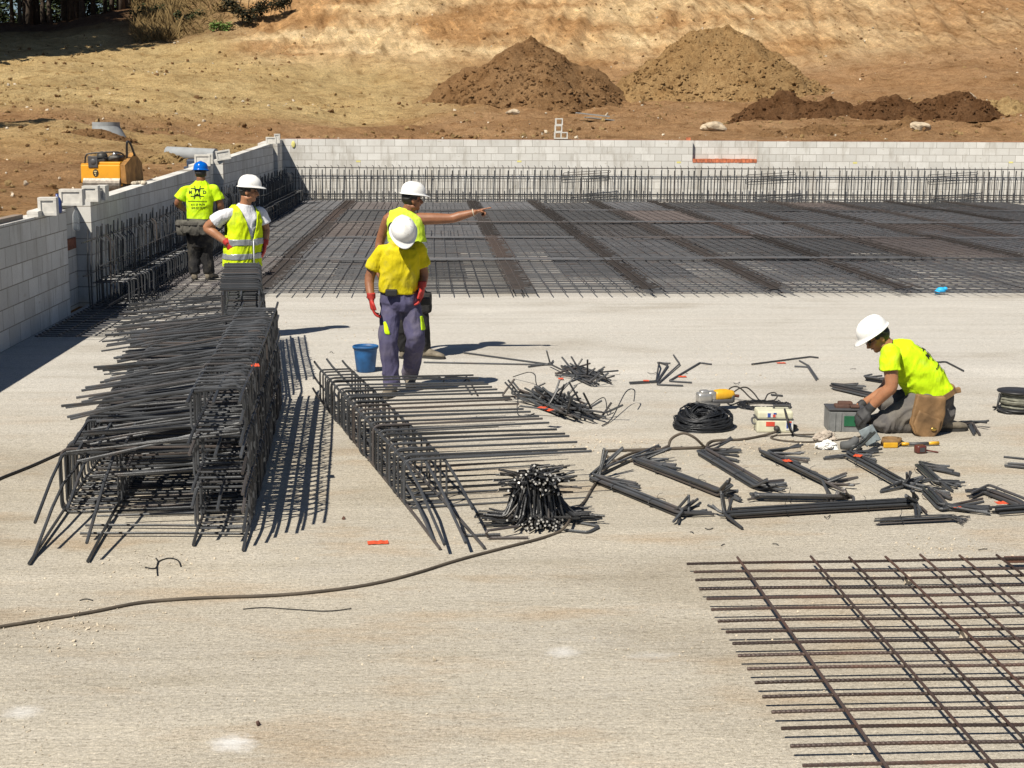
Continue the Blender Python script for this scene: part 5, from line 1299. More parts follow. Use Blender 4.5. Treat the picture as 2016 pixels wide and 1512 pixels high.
def head_prims(mb, M, neck):
    mb.ell((0, -.012, .035), (.076, .096, .098), M, 16, 12); mb.ell((0, .022, -.045), (.058, .068, .078), M, 14, 10)
    mb.ell((0, .066, -.092), (.027, .022, .022), M, 10, 8); mb.ell((0, .070, -.055), (.026, .024, .018), M, 10, 8)
    mb.ell((0, .076, .028), (.046, .016, .014), M, 10, 8)
    mb.tube([M @ Vector((0, .082, .015)), M @ Vector((0, .104, -.012)), M @ Vector((0, .112, -.028)), M @ Vector((0, .088, -.038))], [.009, .012, .017, .014], 8)
    for s in (-1, 1):
        mb.ell((s*.078, -.008, -.012), (.012, .022, .034), M, 10, 8); mb.ell((s*.042, .052, -.02), (.024, .026, .022), M, 10, 8)
        mb.ell((s*.052, .0, -.075), (.02, .034, .024), M, 10, 8)
    chain(mb, [M @ Vector((0, -.025, -.05)), (M @ Vector((0, -.022, -.10))).lerp(Vector(neck), .4), neck], [.058, .058, .066], 12, (True, True))
def face(M, root, glasses=False):
    for s in (-1, 1):
        mb = MB(); mb.ell((s*.031, .083, .008), (.014, .010, .008), M, 10, 8); mb.build("eye", EYEM, root, True)
        mb = MB(); mb.tube([M @ Vector((s*.014, .094, .025)), M @ Vector((s*.034, .091, .030)), M @ Vector((s*.052, .078, .024))], [.004, .005, .003], 6); mb.build("eyebrow", HAIR, root, True)
    mb = MB(); mb.tube([M @ Vector((-.024, .080, -.060)), M @ Vector((0, .094, -.058)), M @ Vector((.024, .080, -.060))], [.003, .006, .003], 6); mb.build("mouth", LIPS, root, True)
    if glasses:
        gl = MB()
        for s in (-1, 1):
            gl.tube([M @ Vector((s*.034+.024*math.cos(t), .103-.012*abs(math.cos(t)), .006+.018*math.sin(t))) for t in [2*math.pi*j/16 for j in range(16)]], .003, 5, closed=True)
            gl.tube([M @ Vector((s*.06, .088, .012)), M @ Vector((s*.08, .03, .014)), M @ Vector((s*.082, -.02, .0))], .0032, 5)
        gl.tube([M @ Vector((-.01, .108, .01)), M @ Vector((.01, .108, .01))], .0028, 5); gl.build("glasses", RUBBER, root, True)
def hair(M, root, long=0):
    mb = MB(); mb.ell((0, -.020, .020), (.0815, .097, .094), M, 20, 16)
    inv = M.inverted()
    keep = lambda c, n: (inv @ c).y < .035 and (inv @ c).z > -.062-long-.25*max(0, (inv @ c).y+.02) and not ((inv @ c).y > -.02 and (inv @ c).z < -.0)
    return blob("hair", mb, .007, HAIR, root, 2, .004, 3, keep, .004)
def helmet(M, mat, root, tilt=.10, vents=True):
    T = M @ Matrix.Translation((0, .004, .060)) @ Matrix.Rotation(-tilt, 4, 'X')
    n = 40; rings = []; a, bF, bB, h = .116, .142, .136, .125
    def rim(t, grow):
        y = math.sin(t); x = math.cos(t)
        r = Vector((a*x, (bF if y > 0 else bB)*y, 0))
        pk = max(0, y)**3
        out = Vector((x, y, 0))*(grow*(1+.2*pk))+Vector((0, .036*pk*(grow/.014), -.012*pk*(grow/.014)))
        return r+out
    for grow, z in ((.015, -.007), (.016, -.003), (.013, .001), (.002, .006)):
        rings.append([T @ (rim(2*math.pi*j/n, grow)+Vector((0, 0, z))) for j in range(n)])
    for i in range(1, 13):
        u = i/12*.985; f = (1-u**2.5)**(1/2.3); ring = []
        for j in range(n):
            t = 2*math.pi*j/n; p = rim(t, 0)*f; z = .006+h*u
            z += .010*math.exp(-(p.x/.020)**2)*min(1, u*2.2)*(1 if p.y < .09 else .4)
            ring.append(T @ Vector((p.x, p.y, z)))
        rings.append(ring)
    mb = MB(); mb.loft(rings[0:1]+rings[1:], cap=False); k = len(mb.v); mb.v.append(T @ Vector((0, 0, .006+h+.009)))
    b = k-n
    for j in range(n): mb.face([b+j, b+(j+1) % n, k])
    o = mb.build("helmet", mat, root, True); m = o.modifiers.new("thickness", 'SOLIDIFY'); m.thickness = .004; m.offset = -1
    if vents:
        for s in (-1, 1):
            vb = MB()
            for q in (-.02, .0, .02): vb.ell((s*.066, q-.02, .112), (.004, .006, .003), T, 8, 6)
            v = vb.build("vent", DGREY, o, True)
    mb = MB(); mb.tube([M @ Vector((.083*math.cos(t), .098*math.sin(t)-.012, .045+(-.035 if math.sin(t) < -.3 else 0))) for t in [2*math.pi*j/24 for j in range(24)]], .011, 6, closed=True)
    mb.build("headband", STRAPM, root, True)
    return o
def hand(mb, wr, d, pn, side, curl=(.5, .5, .55, .6), thumb=.5, s=1.0, fat=1.0, spread=.06):
    """palm, four jointed fingers and a thumb; d: way the fingers point, pn: way the palm faces, side: +1 if the thumb is on d x pn"""
    d = Vector(d).normalized(); pn = Vector(pn); pn = (pn-d*pn.dot(d)).normalized(); t = d.cross(pn)*side; wr = Vector(wr)
    trunkloft(mb, [(wr-d*.02, .026*s*fat, .020*s*fat), (wr+d*.02*s, .034*s*fat, .018*s*fat), (wr+d*.055*s, .041*s*fat, .016*s*fat), (wr+d*.092*s, .040*s*fat, .013*s*fat)], t, 14)
    for i in range(4):
        k = (1.5-i); base = wr+d*.085*s+t*(k*.0205*s); ang = 0; p = base; pts = [base-d*.012]; L_ = (.040, .045, .042, .033)[i]*s
        dirr = (d+t*k*spread).normalized()
        for seg, f in enumerate((1, .72, .55)):
            ang += curl[i]*(.8 if seg == 0 else 1.0); v = dirr*math.cos(ang)+pn*math.sin(ang); p = p+v*L_*f; pts.append(p)
        chain(mb, pts, [.0098*s*fat, .0094*s*fat, .0088*s*fat, .0076*s*fat], 8)
    base = wr+d*.022*s+t*.026*s; v1 = (t*.75+d*.65+pn*.25).normalized(); v2 = (d*.9+t*(.35-.5*thumb)+pn*.5*thumb).normalized()
    chain(mb, [base-t*.008, base+v1*.036*s, base+v1*.036*s+v2*.03*s, base+v1*.036*s+v2*.054*s], [.014*s*fat, .0125*s*fat, .0110*s*fat, .009*s*fat], 8)
def shoe(ank, toe, root, mat=BOOT, h=.075):
    ank = Vector(ank); toe = Vector(toe); d = (toe-ank); d.z = 0; d.normalize(); s = Vector((d.y, -d.x, 0)); gz = toe.z
    heel = Vector((ank.x, ank.y, gz))-d*.055
    rings = []
    for (t, w, hh) in ((-.012, .022, .05), (.0, .034, .09), (.05, .038, .105), (.10, .040, .10), (.16, .045, .072), (.22, .046, .055), (.265, .034, .042), (.285, .016, .028)):
        c = heel+d*t; ring = []
        for j in range(14):
            a = 2*math.pi*j/14; ring.append(c+s*(w*math.cos(a))+Vector((0, 0, .012+hh*.5+hh*.5*math.sin(a))))
        rings.append(ring)
    mb = MB(); mb.loft(rings); chain(mb, [heel+d*.055+Vector((0, 0, .05)), Vector((ank.x, ank.y, gz+.13))], [.044, .047], 12)
    o = blob("boot", mb, .009, mat, root, 2, .003, 2)
    mb = MB(); top = []; bot = []
    for (t, w) in ((-.016, .02), (0, .036), (.06, .038), (.12, .04), (.2, .048), (.25, .042), (.285, .022)): top.append((t, w))
    rings = [[heel+d*t+s*w+Vector((0, 0, .0)), heel+d*t-s*w, heel+d*t-s*w+Vector((0, 0, .022)), heel+d*t+s*w+Vector((0, 0, .022))] for t, w in top]
    mb.loft(rings); mb.build("sole", SOLE, o)
    return o
def text_on(txt, center, right, up, direc, size, target, parent, bold=0, name="print", extra=None, lift=.005, mat=None):
    """lettering laid on a garment's surface"""
    right = Vector(right).normalized(); up = Vector(up); up = (up-right*up.dot(right)).normalized(); direc = Vector(direc).normalized()
    off = Vector((0, 0, 0)); q = target.parent
    while q is not None: off = off+q.location; q = q.parent
    bv = BVHTree.FromPolygons([v.co+off for v in target.data.vertices], [tuple(p.vertices) for p in target.data.polygons])
    vs, fs = [], []
    if txt:
        cu = bpy.data.curves.new("txt", 'FONT'); cu.body = txt; cu.size = size; cu.align_x = 'CENTER'; cu.align_y = 'CENTER'; cu.offset = bold; cu.resolution_u = 3
        o = bpy.data.objects.new("txt", cu); COL.objects.link(o); dg = bpy.context.evaluated_depsgraph_get()
        me = bpy.data.meshes.new_from_object(o.evaluated_get(dg), depsgraph=dg); bpy.data.objects.remove(o)
        vs = [v.co.copy() for v in me.vertices]; fs = [tuple(p.vertices) for p in me.polygons]
    for quad in (extra or []):
        b = len(vs); vs += [Vector((x, y, 0)) for x, y in quad]; fs.append(tuple(range(b, b+len(quad))))
    bm = bmesh.new(); bv_ = [bm.verts.new(v) for v in vs]
    for f in fs:
        try: bm.faces.new([bv_[i] for i in f])
        except ValueError: pass
    bmesh.ops.triangulate(bm, faces=bm.faces[:])
    for _ in range(3):
        lg = [e for e in bm.edges if e.calc_length() > .012]
        if lg: bmesh.ops.subdivide_edges(bm, edges=lg, cuts=1); bmesh.ops.triangulate(bm, faces=[f for f in bm.faces if len(f.verts) > 3])
    bm.verts.index_update(); vs = [v.co.copy() for v in bm.verts]; fs = [tuple(v.index for v in f.verts) for f in bm.faces]; bm.free()
    out = []
    for v in vs:
        p = Vector(center)+right*v.x+up*v.y; h = bv.ray_cast(p-direc*.6, direc)
        out.append((h[0] if h[0] is not None else p)-direc*lift)
    me = bpy.data.meshes.new(name); me.from_pydata([tuple(v) for v in out], [], fs); me.materials.append(mat or INK)
    off = Vector((0, 0, 0)); q = parent
    while q is not None: off = off+q.location; q = q.parent
    me.transform(Matrix.Translation(-off)); o = bpy.data.objects.new(name, me); COL.objects.link(o); o.parent = parent; return o
def tee_print(center, right, up, direc, k, target, parent):
    """the firm's mark: three letters around a six-armed frame, a line of small type and two phone numbers"""
    q = []
    def seg(x0, y0, x1, y1, w):
        d = Vector((x1-x0, y1-y0)).normalized()*w; q.append([((x0-d.y)*k, (y0+d.x)*k), ((x0+d.y)*k, (y0-d.x)*k), ((x1+d.y)*k, (y1-d.x)*k), ((x1-d.y)*k, (y1+d.x)*k)])
    for sx in (-1, 1):
        for sy in (-1, 1):
            seg(sx*.035, sy*.055, sx*.095, sy*.055, .005); seg(sx*.030, sy*.05, sx*.044, sy*.09, .005)
        q.append([(-.046*k, .05*k), (-.03*k, 0), (-.046*k, -.05*k), (.046*k, -.05*k), (.03*k, 0), (.046*k, .05*k)])
    for i in range(15): q.append([((-.135+i*.018)*k, -.118*k), ((-.135+i*.018)*k, -.131*k), ((-.123+i*.018)*k, -.131*k), ((-.123+i*.018)*k, -.118*k)])
    c = Vector(center); up = Vector(up).normalized(); rg = Vector(right).normalized()
    text_on("M", c-rg*.100*k, right, up, direc, .062*k, target, parent, .0025); text_on("A", c-up*.004*k, right, up, direc, .075*k, target, parent, .002, lift=.008, mat=NEON)
    text_on("D", c+rg*.100*k, right, up, direc, .062*k, target, parent, .0025, extra=None)
    text_on("", c, right, up, direc, .05, target, parent, name="emblem", extra=q)
    text_on("615 57 74 74", c-up*.170*k+rg*.005*k, right, up, direc, .036*k, target, parent, .001)
    text_on("615 57 74 56", c-up*.215*k+rg*.012*k, right, up, direc, .036*k, target, parent, .001)

def person_legs(mb, hips, knees, anks, r=(.088, .066, .056)):
    for h, k, a in zip(hips, knees, anks):
        chain(mb, [h, Vector(h).lerp(k, .5), k, Vector(k).lerp(a, .35), a], [r[0], r[0]*.9, r[1], r[1]*1.0, r[2]], 14, (False, True))

# ---- the man in the yellow T-shirt, stepping forward and looking down
Y0 = 12.62; base = g(788, 772)
root = thing("person", "man in plain yellow T-shirt and purple-blue trousers, white helmet bent down, red gloves", "person", (base.x, base.y, 0))
HL, HR = P(771, 592, Y0+.02), P(806, 592, Y0+.02); KL, KR = P(764, 664, Y0-.08), P(819, 668, Y0-.04)
AL, AR = P(772, 756, Y0-.06), P(806, 730, Y0+.42)
tl = g(762, 788, .0); tl.y = AL.y-.20; AL.z = .10; TL = Vector((AL.x-.05, AL.y-.2, 0)); AR.z = .12; TR = Vector((AR.x+.02, AR.y-.22, 0))
SL, SR = P(751, 489, Y0-.06), P(824, 483, Y0-.06); EL, ER = P(728, 545, Y0-.02), P(834, 538, Y0+.02); WL, WR = P(731, 588, Y0-.10), P(831, 565, Y0-.06)
hc = P(794, 462, Y0-.22); Mh = frame(hc, (.10, -.62, -.62), (0, -.62, .75)); neck = P(788, 480, Y0-.08)
sd = (SR-SL).normalized()
mb = MB(); head_prims(mb, Mh, neck)
trunkloft(mb, [(P(788, 600, Y0), .14, .10), (P(787, 560, Y0), .135, .095), (P(788, 520, Y0-.04), .155, .10), (P(788, 492, Y0-.06), .15, .09), (P(788, 478, Y0-.07), .08, .06)], sd)
chain(mb, [SL+Vector((0, 0, -.04)), EL, WL], [.046, .045, .031]); chain(mb, [SR+Vector((0, 0, -.04)), ER, WR], [.046, .045, .031])
person_legs(mb, (HL, HR), (KL, KR), (AL, AR), (.075, .055, .045))
hand(mb, WL, WL*0+Vector((.10, -.12, -1)), (1, .1, .1), 1, (.35, .4, .45, .5)); hand(mb, WR, Vector((-.06, -.1, -1)), (-1, .1, 0), -1, (.4, .45, .5, .55))
blob("body", mb, .0075, TAN2, root, 2)
mb = MB(); chain(mb, [WL+Vector((-.0, .0, .05)), WL], [.037, .038], 12, (True, True)); hand(mb, WL, Vector((.10, -.12, -1)), (1, .1, .1), 1, (.35, .4, .45, .5), fat=1.22); blob("glove", mb, .0065, REDG, root, 2, .002)
mb = MB(); chain(mb, [WR+Vector((.0, .0, .05)), WR], [.037, .038], 12, (True, True)); hand(mb, WR, Vector((-.06, -.1, -1)), (-1, .1, 0), -1, (.4, .45, .5, .55), fat=1.22); blob("glove", mb, .0065, REDG, root, 2, .002)
mb = MB(); trunkloft(mb, [(P(785, 574, Y0-.01), .168, .125), (P(786, 556, Y0-.02), .168, .13), (P(787, 530, Y0-.05), .164, .125), (P(788, 505, Y0-.07), .164, .115), (P(788, 490, Y0-.07), .152, .098), (P(788, 480, Y0-.07), .10, .075), (P(789, 472, Y0-.09), .066, .062)], sd)
for S_, E_, i_ in ((SL, EL, 1), (SR, ER, -1)): chain(mb, [S_+sd*.045*i_+Vector((0, 0, -.02)), S_+Vector((0, 0, -.022)), S_.lerp(E_, .35), S_.lerp(E_, .72)], [.052, .058, .062, .070], 14, (False, True))
blob("shirt", mb, .009, TEE_Y, root, 3, .010, 1)
mb = MB(); trunkloft(mb, [(P(788, 612, Y0), .12, .10), (P(788, 595, Y0), .165, .125), (P(787, 575, Y0), .163, .12), (P(786, 563, Y0), .155, .115)], sd)
person_legs(mb, (HL, HR), (KL, KR), (AL+Vector((0, 0, -.03)), AR+Vector((0, 0, -.05))), (.100, .080, .076))
tr = blob("trousers", mb, .009, NAVY, root, 3, .011, 2)
mb = MB(); trunkloft(mb, [(P(786, 574, Y0), .171, .13), (P(786, 567, Y0), .171, .13)], sd); mb.rbox((-.04, -.03, -.03), (.06, .02, .03), .01, Matrix.Translation(P(768, 576, Y0-.13))); mb.rbox((-.05, -.03, -.04), (.05, .02, .03), .01, Matrix.Translation(P(836, 592, Y0+.02)))
mb.build("belt", BELT, root)
for (a, b) in (((758, 632), (764, 656)), ((829, 622), (834, 650))):
    mb = MB(); q0 = P(*a, Y0-.06); q1 = P(*b, Y0-.06)
    d_ = 1 if a[0] > 790 else -1
    inside = lambda c, n, q0=q0, q1=q1: q1.z < c.z < q0.z and abs(c.x-(q0.x+(q1.x-q0.x)*(c.z-q0.z)/(q1.z-q0.z))) < .011+.012*(q0.z-c.z)/(q0.z-q1.z) and n.y < .5
    shell("side_stripe", tr, inside, .003, NEON, root)
shoe(AL, TL, root); shoe(AR, TR, root)
helmet(Mh, HELW, root, .06); hair(Mh, root); face(Mh, root)

# ---- the man pointing to the right
Y0 = 14.56; base = g(840, 704)
root = thing("person", "man in sleeveless neon vest and white helmet pointing with his outstretched arm", "person", (base.x-.1, base.y, 0))
HL, HR = P(786, 578, Y0), P(822, 578, Y0); KL, KR = P(790, 640, Y0-.03), P(830, 640, Y0-.02); AL, AR = P(798, 688, Y0+.02), P(834, 692, Y0+.02); AL.z = AR.z = .11
TL = Vector((AL.x+.12, AL.y+.12, 0)); TR = Vector((AR.x+.12, AR.y-.05, 0))
SL, SR = P(765, 432, Y0+.02), P(826, 431, Y0+.0); ER = P(888, 430, Y0-.02); WR = P(934, 418, Y0-.05); EL = P(748, 478, Y0+.10); WL = P(742, 535, Y0-.02)
hc = P(812, 393, Y0); Mh = frame(hc, (1, .25, -.05)); neck = P(800, 418, Y0+.01); sd = (SR-SL).normalized()
mb = MB(); head_prims(mb, Mh, neck)
trunkloft(mb, [(P(804, 590, Y0), .14, .1), (P(803, 550, Y0), .14, .1), (P(799, 490, Y0), .16, .105), (P(797, 445, Y0), .165, .10), (P(798, 428, Y0), .13, .075), (P(799, 418, Y0), .07, .06)], sd)
chain(mb, [SR+Vector((-.05, 0, 0)), SR, SR.lerp(ER, .45), ER, ER.lerp(WR, .35), WR], [.06, .064, .058, .047, .048, .030]); chain(mb, [SL+Vector((.04, 0, 0)), SL, EL, WL], [.055, .06, .046, .03])
person_legs(mb, (HL, HR), (KL, KR), (AL, AR), (.075, .055, .045))
hand(mb, WR, WR-ER, (0, -.3, -1), -1, (.06, 1.35, 1.45, 1.5), .9, 1.0); hand(mb, WL, (.35, -.15, -.8), (1, 0, 0), -1, (.5, .5, .5, .6))
blob("body", mb, .0075, TAN2, root, 2)
mb = MB(); d_ = (WR-ER).normalized(); s_ = d_.orthogonal().normalized(); t_ = d_.cross(s_)
mb.tube([WR-d_*.01+s_*.033*math.cos(a)+t_*.033*math.sin(a) for a in [2*math.pi*j/18 for j in range(18)]], .006, 6, closed=True); mb.build("bracelet", PALE, root, True)
mb = MB(); trunkloft(mb, [(P(808, 540, Y0), .185, .15), (P(806, 515, Y0), .185, .145), (P(803, 480, Y0), .185, .14), (P(798, 446, Y0), .185, .13), (P(796, 430, Y0), .18, .10), (P(797, 420, Y0), .15, .075), (P(799, 414, Y0+.01), .075, .065)], sd)
v = blob("vest", mb, .009, VEST2, root, 3, .009, 5)
zs = [P(840, y, Y0).z for y in (476, 488, 507, 519)]
for a, b in ((1, 0), (3, 2)): shell("reflective_band", v, lambda c, n, a=a, b=b: zs[a] < c.z < zs[b], .004, REFL, v)
mb = MB(); mb.ell((0, 0, 0), (.045, .012, .06), Matrix.Translation(P(772, 446, Y0-.12)), 12, 8)
text_on("", P(772, 448, Y0), (1, 0, 0), (0, 0, 1), (0, 1, 0), .05, v, v, name="back_print", extra=[[(.04*math.cos(t), .06*math.sin(t)) for t in [2*math.pi*j/16 for j in range(16)]]])
mb = MB(); trunkloft(mb, [(P(804, 598, Y0), .13, .105), (P(804, 575, Y0), .165, .125), (P(804, 545, Y0), .16, .12)], sd); person_legs(mb, (HL, HR), (KL, KR), (AL+Vector((0, 0, -.02)), AR+Vector((0, 0, -.02))), (.094, .078, .07)); blob("trousers", mb, .009, CHAR, root, 3, .01, 6)
mb = MB(); mb.rbox((-.07, -.08, -.14), (.06, .08, .06), .03, Matrix.Translation(P(838, 588, Y0-.02))); blob("tool_pouch", mb, .01, CHAR, root, 2, .006, 3)
shoe(AL, TL, root); shoe(AR, TR, root); helmet(Mh, HELW, root, .05); hair(Mh, root); face(Mh, root)

# ---- the man with hands on hips in vest over white T-shirt
Y0 = 15.9; base = P(480, 700, Y0)
root = thing("person", "man in neon vest over white T-shirt, red-gloved hands on his hips", "person", (base.x, Y0, 0))
fw = Vector((.62, -.78, 0)); sd = Vector((.78, .62, 0))
cx_ = lambda x, y, dy=0: P(x, y, Y0+dy)
HL, HR = cx_(468, 545, -.06), cx_(496, 545, .08); KL, KR = HL+Vector((-.0, -.03, -.42)), HR+Vector((.03, 0, -.42)); AL, AR = Vector((KL.x-.02, KL.y+.02, .1)), Vector((KR.x+.03, KR.y+.02, .1))
TL, TR = Vector((AL.x+.14, AL.y-.17, 0)), Vector((AR.x+.14, AR.y-.15, 0))
SL, SR = cx_(450, 418, -.12), cx_(511, 414, .12); EL, WL = cx_(408, 448, -.06), cx_(449, 480, -.14); ER, WR = cx_(523, 452, .16), cx_(521, 482, .06)
hc = cx_(490, 377, -.02); Mh = frame(hc, (1, -.10, -.07)); neck = cx_(482, 405, 0)
mb = MB(); head_prims(mb, Mh, neck)
trunkloft(mb, [(cx_(480, 548), .15, .11), (cx_(479, 515), .15, .11), (cx_(480, 465), .16, .11), (cx_(481, 430), .15, .09), (cx_(482, 412), .09, .06), (cx_(482, 402), .058, .055)], sd)
chain(mb, [SL+sd*.05+Vector((0, 0, -.03)), SL+Vector((0, 0, -.035)), SL.lerp(EL, .5), EL, EL.lerp(WL, .35), WL], [.045, .048, .058, .049, .050, .032]); chain(mb, [SR-sd*.05+Vector((0, 0, -.03)), SR+Vector((0, 0, -.035)), SR.lerp(ER, .5), ER, ER.lerp(WR, .35), WR], [.045, .048, .054, .046, .046, .03])
person_legs(mb, (HL, HR), (KL, KR), (AL, AR), (.078, .056, .046))
gl = ((WL, WL-EL+Vector((0, 0, -.10)), (.4, .5, -.1), -1), (WR, Vector((-.1, -.25, -1)), (-1, 0, .1), 1))
for a in gl: hand(mb, a[0], a[1], a[2], a[3], (.4, .5, .5, .55))
blob("body", mb, .0075, TAN, root, 2)
for a in gl:
    mb = MB(); dd = Vector(a[1]).normalized(); chain(mb, [a[0]-dd*.055, a[0]], [.040, .038], 12, (True, True)); hand(mb, a[0], a[1], a[2], a[3], (.4, .5, .5, .55), fat=1.25); blob("glove", mb, .0065, REDG, root, 2, .002)
mb = MB(); trunkloft(mb, [(cx_(481, 530), .17, .135), (cx_(480, 500), .17, .135), (cx_(480, 460), .18, .135), (cx_(481, 430), .182, .12), (cx_(481, 416), .16, .09), (cx_(482, 408), .10, .075), (cx_(483, 402), .072, .068)], sd)
for S_, E_, i_ in ((SL, EL, 1), (SR, ER, -1)): chain(mb, [S_+sd*.05*i_+Vector((0, 0, -.02)), S_+Vector((0, 0, -.02)), S_.lerp(E_, .3), S_.lerp(E_, .66)], [.058, .066, .076, .088], 14, (False, True))
sh = blob("shirt", mb, .009, WTEE, root, 3, .008, 8)
mb = MB(); trunkloft(mb, [(cx_(478, 527), .205, .165), (cx_(478, 505), .20, .162), (cx_(479, 465), .202, .16), (cx_(480, 436), .20, .148), (cx_(480, 418), .185, .115), (cx_(481, 409), .135, .098), (cx_(482, 403), .10, .09)], sd, e=2.6)
cc = cx_(480, 465); zt_ = cx_(480, 405).z; zv = cx_(480, 470).z
def vest_keep(c, n):
    x = (c-cc).dot(sd); f = (c-cc).dot(fw); z = c.z
    if z < cx_(480, 524).z or z > zt_+.01: return False
    if f > 0 and z > zv: return not (abs(x-.01) < .012+.10*(z-zv)/(zt_-zv))
    if f > 0 and abs(x-.01) < .006: return False
    if z > cx_(480, 455).z and abs(x) > .160+.02*max(0, (z-zt_+.05)*5): return False
    if abs(x) > .17 and z > cx_(480, 462).z: return False
    return True
v = blob("vest", mb, .008, VESTM, root, 3, .009, 9, vest_keep, .003)
zs = [cx_(480, y).z for y in (469, 481, 497, 508)]
for a, b in ((1, 0), (3, 2)): shell("reflective_band", v, lambda c, n, a=a, b=b: zs[a]+.0 < c.z-.03*(c-cc).dot(sd) < zs[b], .005, REFL, v)
mb = MB()
mb.tube([cc+sd*.012+fw*(.172)+Vector((0, 0, z_)) for z_ in (cx_(480, 522).z-cc.z, cx_(480, 500).z-cc.z, zv-cc.z-.01)], .006, 6); mb.build("zip", WTEE, v, True)
mb = MB(); trunkloft(mb, [(cx_(482, 566), .13, .11), (cx_(482, 548), .17, .13), (cx_(481, 520), .165, .125)], sd); person_legs(mb, (HL, HR), (KL, KR), (AL+Vector((0, 0, -.03)), AR+Vector((0, 0, -.03))), (.096, .08, .072)); blob("trousers", mb, .01, GREYT, root, 3, .01, 10)
shoe(AL, TL, root); shoe(AR, TR, root); helmet(Mh, HELW, root, -.02); hair(Mh, root); face(Mh, root)

# ---- the man in the blue helmet seen from behind
Y0 = 21.2; base = P(395, 556, Y0); gz = .10
root = thing("person", "man in blue helmet and printed neon T-shirt seen from behind by the left wall", "person", (base.x, Y0, 0))
q_ = lambda x, y, dy=0: P(x, y, Y0+dy)
HL, HR = q_(381, 466), q_(406, 466); KL, KR = q_(382, 508, .02), q_(408, 508, .03); AL, AR = q_(383, 545, -.02), q_(412, 543, .05); AL.z = AR.z = gz+.11
TL, TR = Vector((AL.x-.03, AL.y+.2, gz)), Vector((AR.x+.08, AR.y+.2, gz))
SL, SR = q_(366, 370), q_(422, 369); EL, WL = q_(350, 400, .02), q_(363, 413, .24); ER, WR = q_(434, 403, .02), q_(436, 420, .2)
hc = q_(395.5, 342, .02); Mh = frame(hc, (.05, 1, -.05)); neck = q_(395, 356, 0); sd = Vector((1, 0, 0))
mb = MB(); head_prims(mb, Mh, neck)
trunkloft(mb, [(q_(394, 470), .145, .105), (q_(393, 440), .14, .105), (q_(394, 405), .165, .115), (q_(394, 378), .17, .105), (q_(395, 365), .13, .08), (q_(395, 357), .07, .06)], sd)
chain(mb, [SL+sd*.05+Vector((0, 0, -.03)), SL+Vector((0, 0, -.035)), SL.lerp(EL, .5), EL, EL.lerp(WL, .4), WL], [.045, .046, .056, .05, .05, .033]); chain(mb, [SR-sd*.05+Vector((0, 0, -.03)), SR+Vector((0, 0, -.035)), SR.lerp(ER, .5), ER, ER.lerp(WR, .4), WR], [.045, .046, .056, .05, .05, .033])
person_legs(mb, (HL, HR), (KL, KR), (AL, AR), (.078, .056, .046)); hand(mb, WL, (.5, .8, 0), (0, 0, -1), 1); hand(mb, WR, (-.5, .8, 0), (0, 0, -1), -1)
blob("body", mb, .008, TAN2, root, 2)
mb = MB(); trunkloft(mb, [(q_(394, 438), .185, .145), (q_(393, 425), .18, .14), (q_(393, 405), .185, .14), (q_(394, 383), .192, .125), (q_(394, 371), .175, .10), (q_(395, 363), .12, .08), (q_(395, 355), .075, .068)], sd)
for S_, E_, i_ in ((SL, EL, 1), (SR, ER, -1)): chain(mb, [S_+sd*.05*i_+Vector((0, 0, -.02)), S_+Vector((0, 0, -.025)), S_.lerp(E_, .35), S_.lerp(E_, .72)], [.055, .064, .074, .084], 14, (False, True))
sh = blob("shirt", mb, .009, NEON, root, 3, .010, 12)
tee_print(q_(391, 378, 0), (1, 0, 0), (0, 0, 1), (0, 1, 0), 1.0, sh, sh)
mb = MB(); trunkloft(mb, [(q_(394, 486), .14, .11), (q_(394, 466), .175, .135), (q_(394, 435), .165, .125)], sd); person_legs(mb, (HL, HR), (KL, KR), (AL+Vector((0, 0, -.02)), AR+Vector((0, 0, -.02))), (.10, .085, .078)); blob("trousers", mb, .01, CHAR, root, 3, .010, 13)
mb = MB(); trunkloft(mb, [(q_(394, 437), .19, .15), (q_(394, 430), .19, .15)], sd); mb.build("belt", BELT, root, True)
for k_, (x, y, w, h, dy) in enumerate(((357, 446, .065, .125, -.05), (367, 445, .07, .10, -.155), (382, 446, .082, .118, -.185), (400, 446, .075, .112, -.185), (414, 445, .05, .09, -.12))):
    mb = MB(); M = Matrix.Translation(q_(x, y, dy)) @ Matrix.Rotation((k_-2)*.25, 4, 'Z') @ Matrix.Rotation(rnd(-.06, .06), 4, 'Y')
    mb.loft([[M @ Vector((w*a_, b_, z_)) for a_, b_ in ((-1*f_, -.045*f_), (0, -.062*f_), (1*f_, -.045*f_), (1*f_, .04), (-1*f_, .04))] for z_, f_ in ((-h, .72), (-h*.7, .95), (0, 1.05), (h*.55, .98), (h*.72, .9))])
    po = blob("tool_pouch", mb, .010, GPOUCH, root, 2, .014, 14+k_)
    mb = MB(); mb.loft([[M @ Vector((w*a_*.92, b_-.012, z_)) for a_, b_ in ((-1, -.05), (0, -.066), (1, -.05), (1, -.03), (-1, -.03))] for z_ in (h*.15, h*.62)]); blob("pouch_flap", mb, .009, GPOUCH, po, 1, .008, 30+k_)
shoe(AL, TL, root); shoe(AR, TR, root); helmet(Mh, HELB, root, .02); hair(Mh, root)

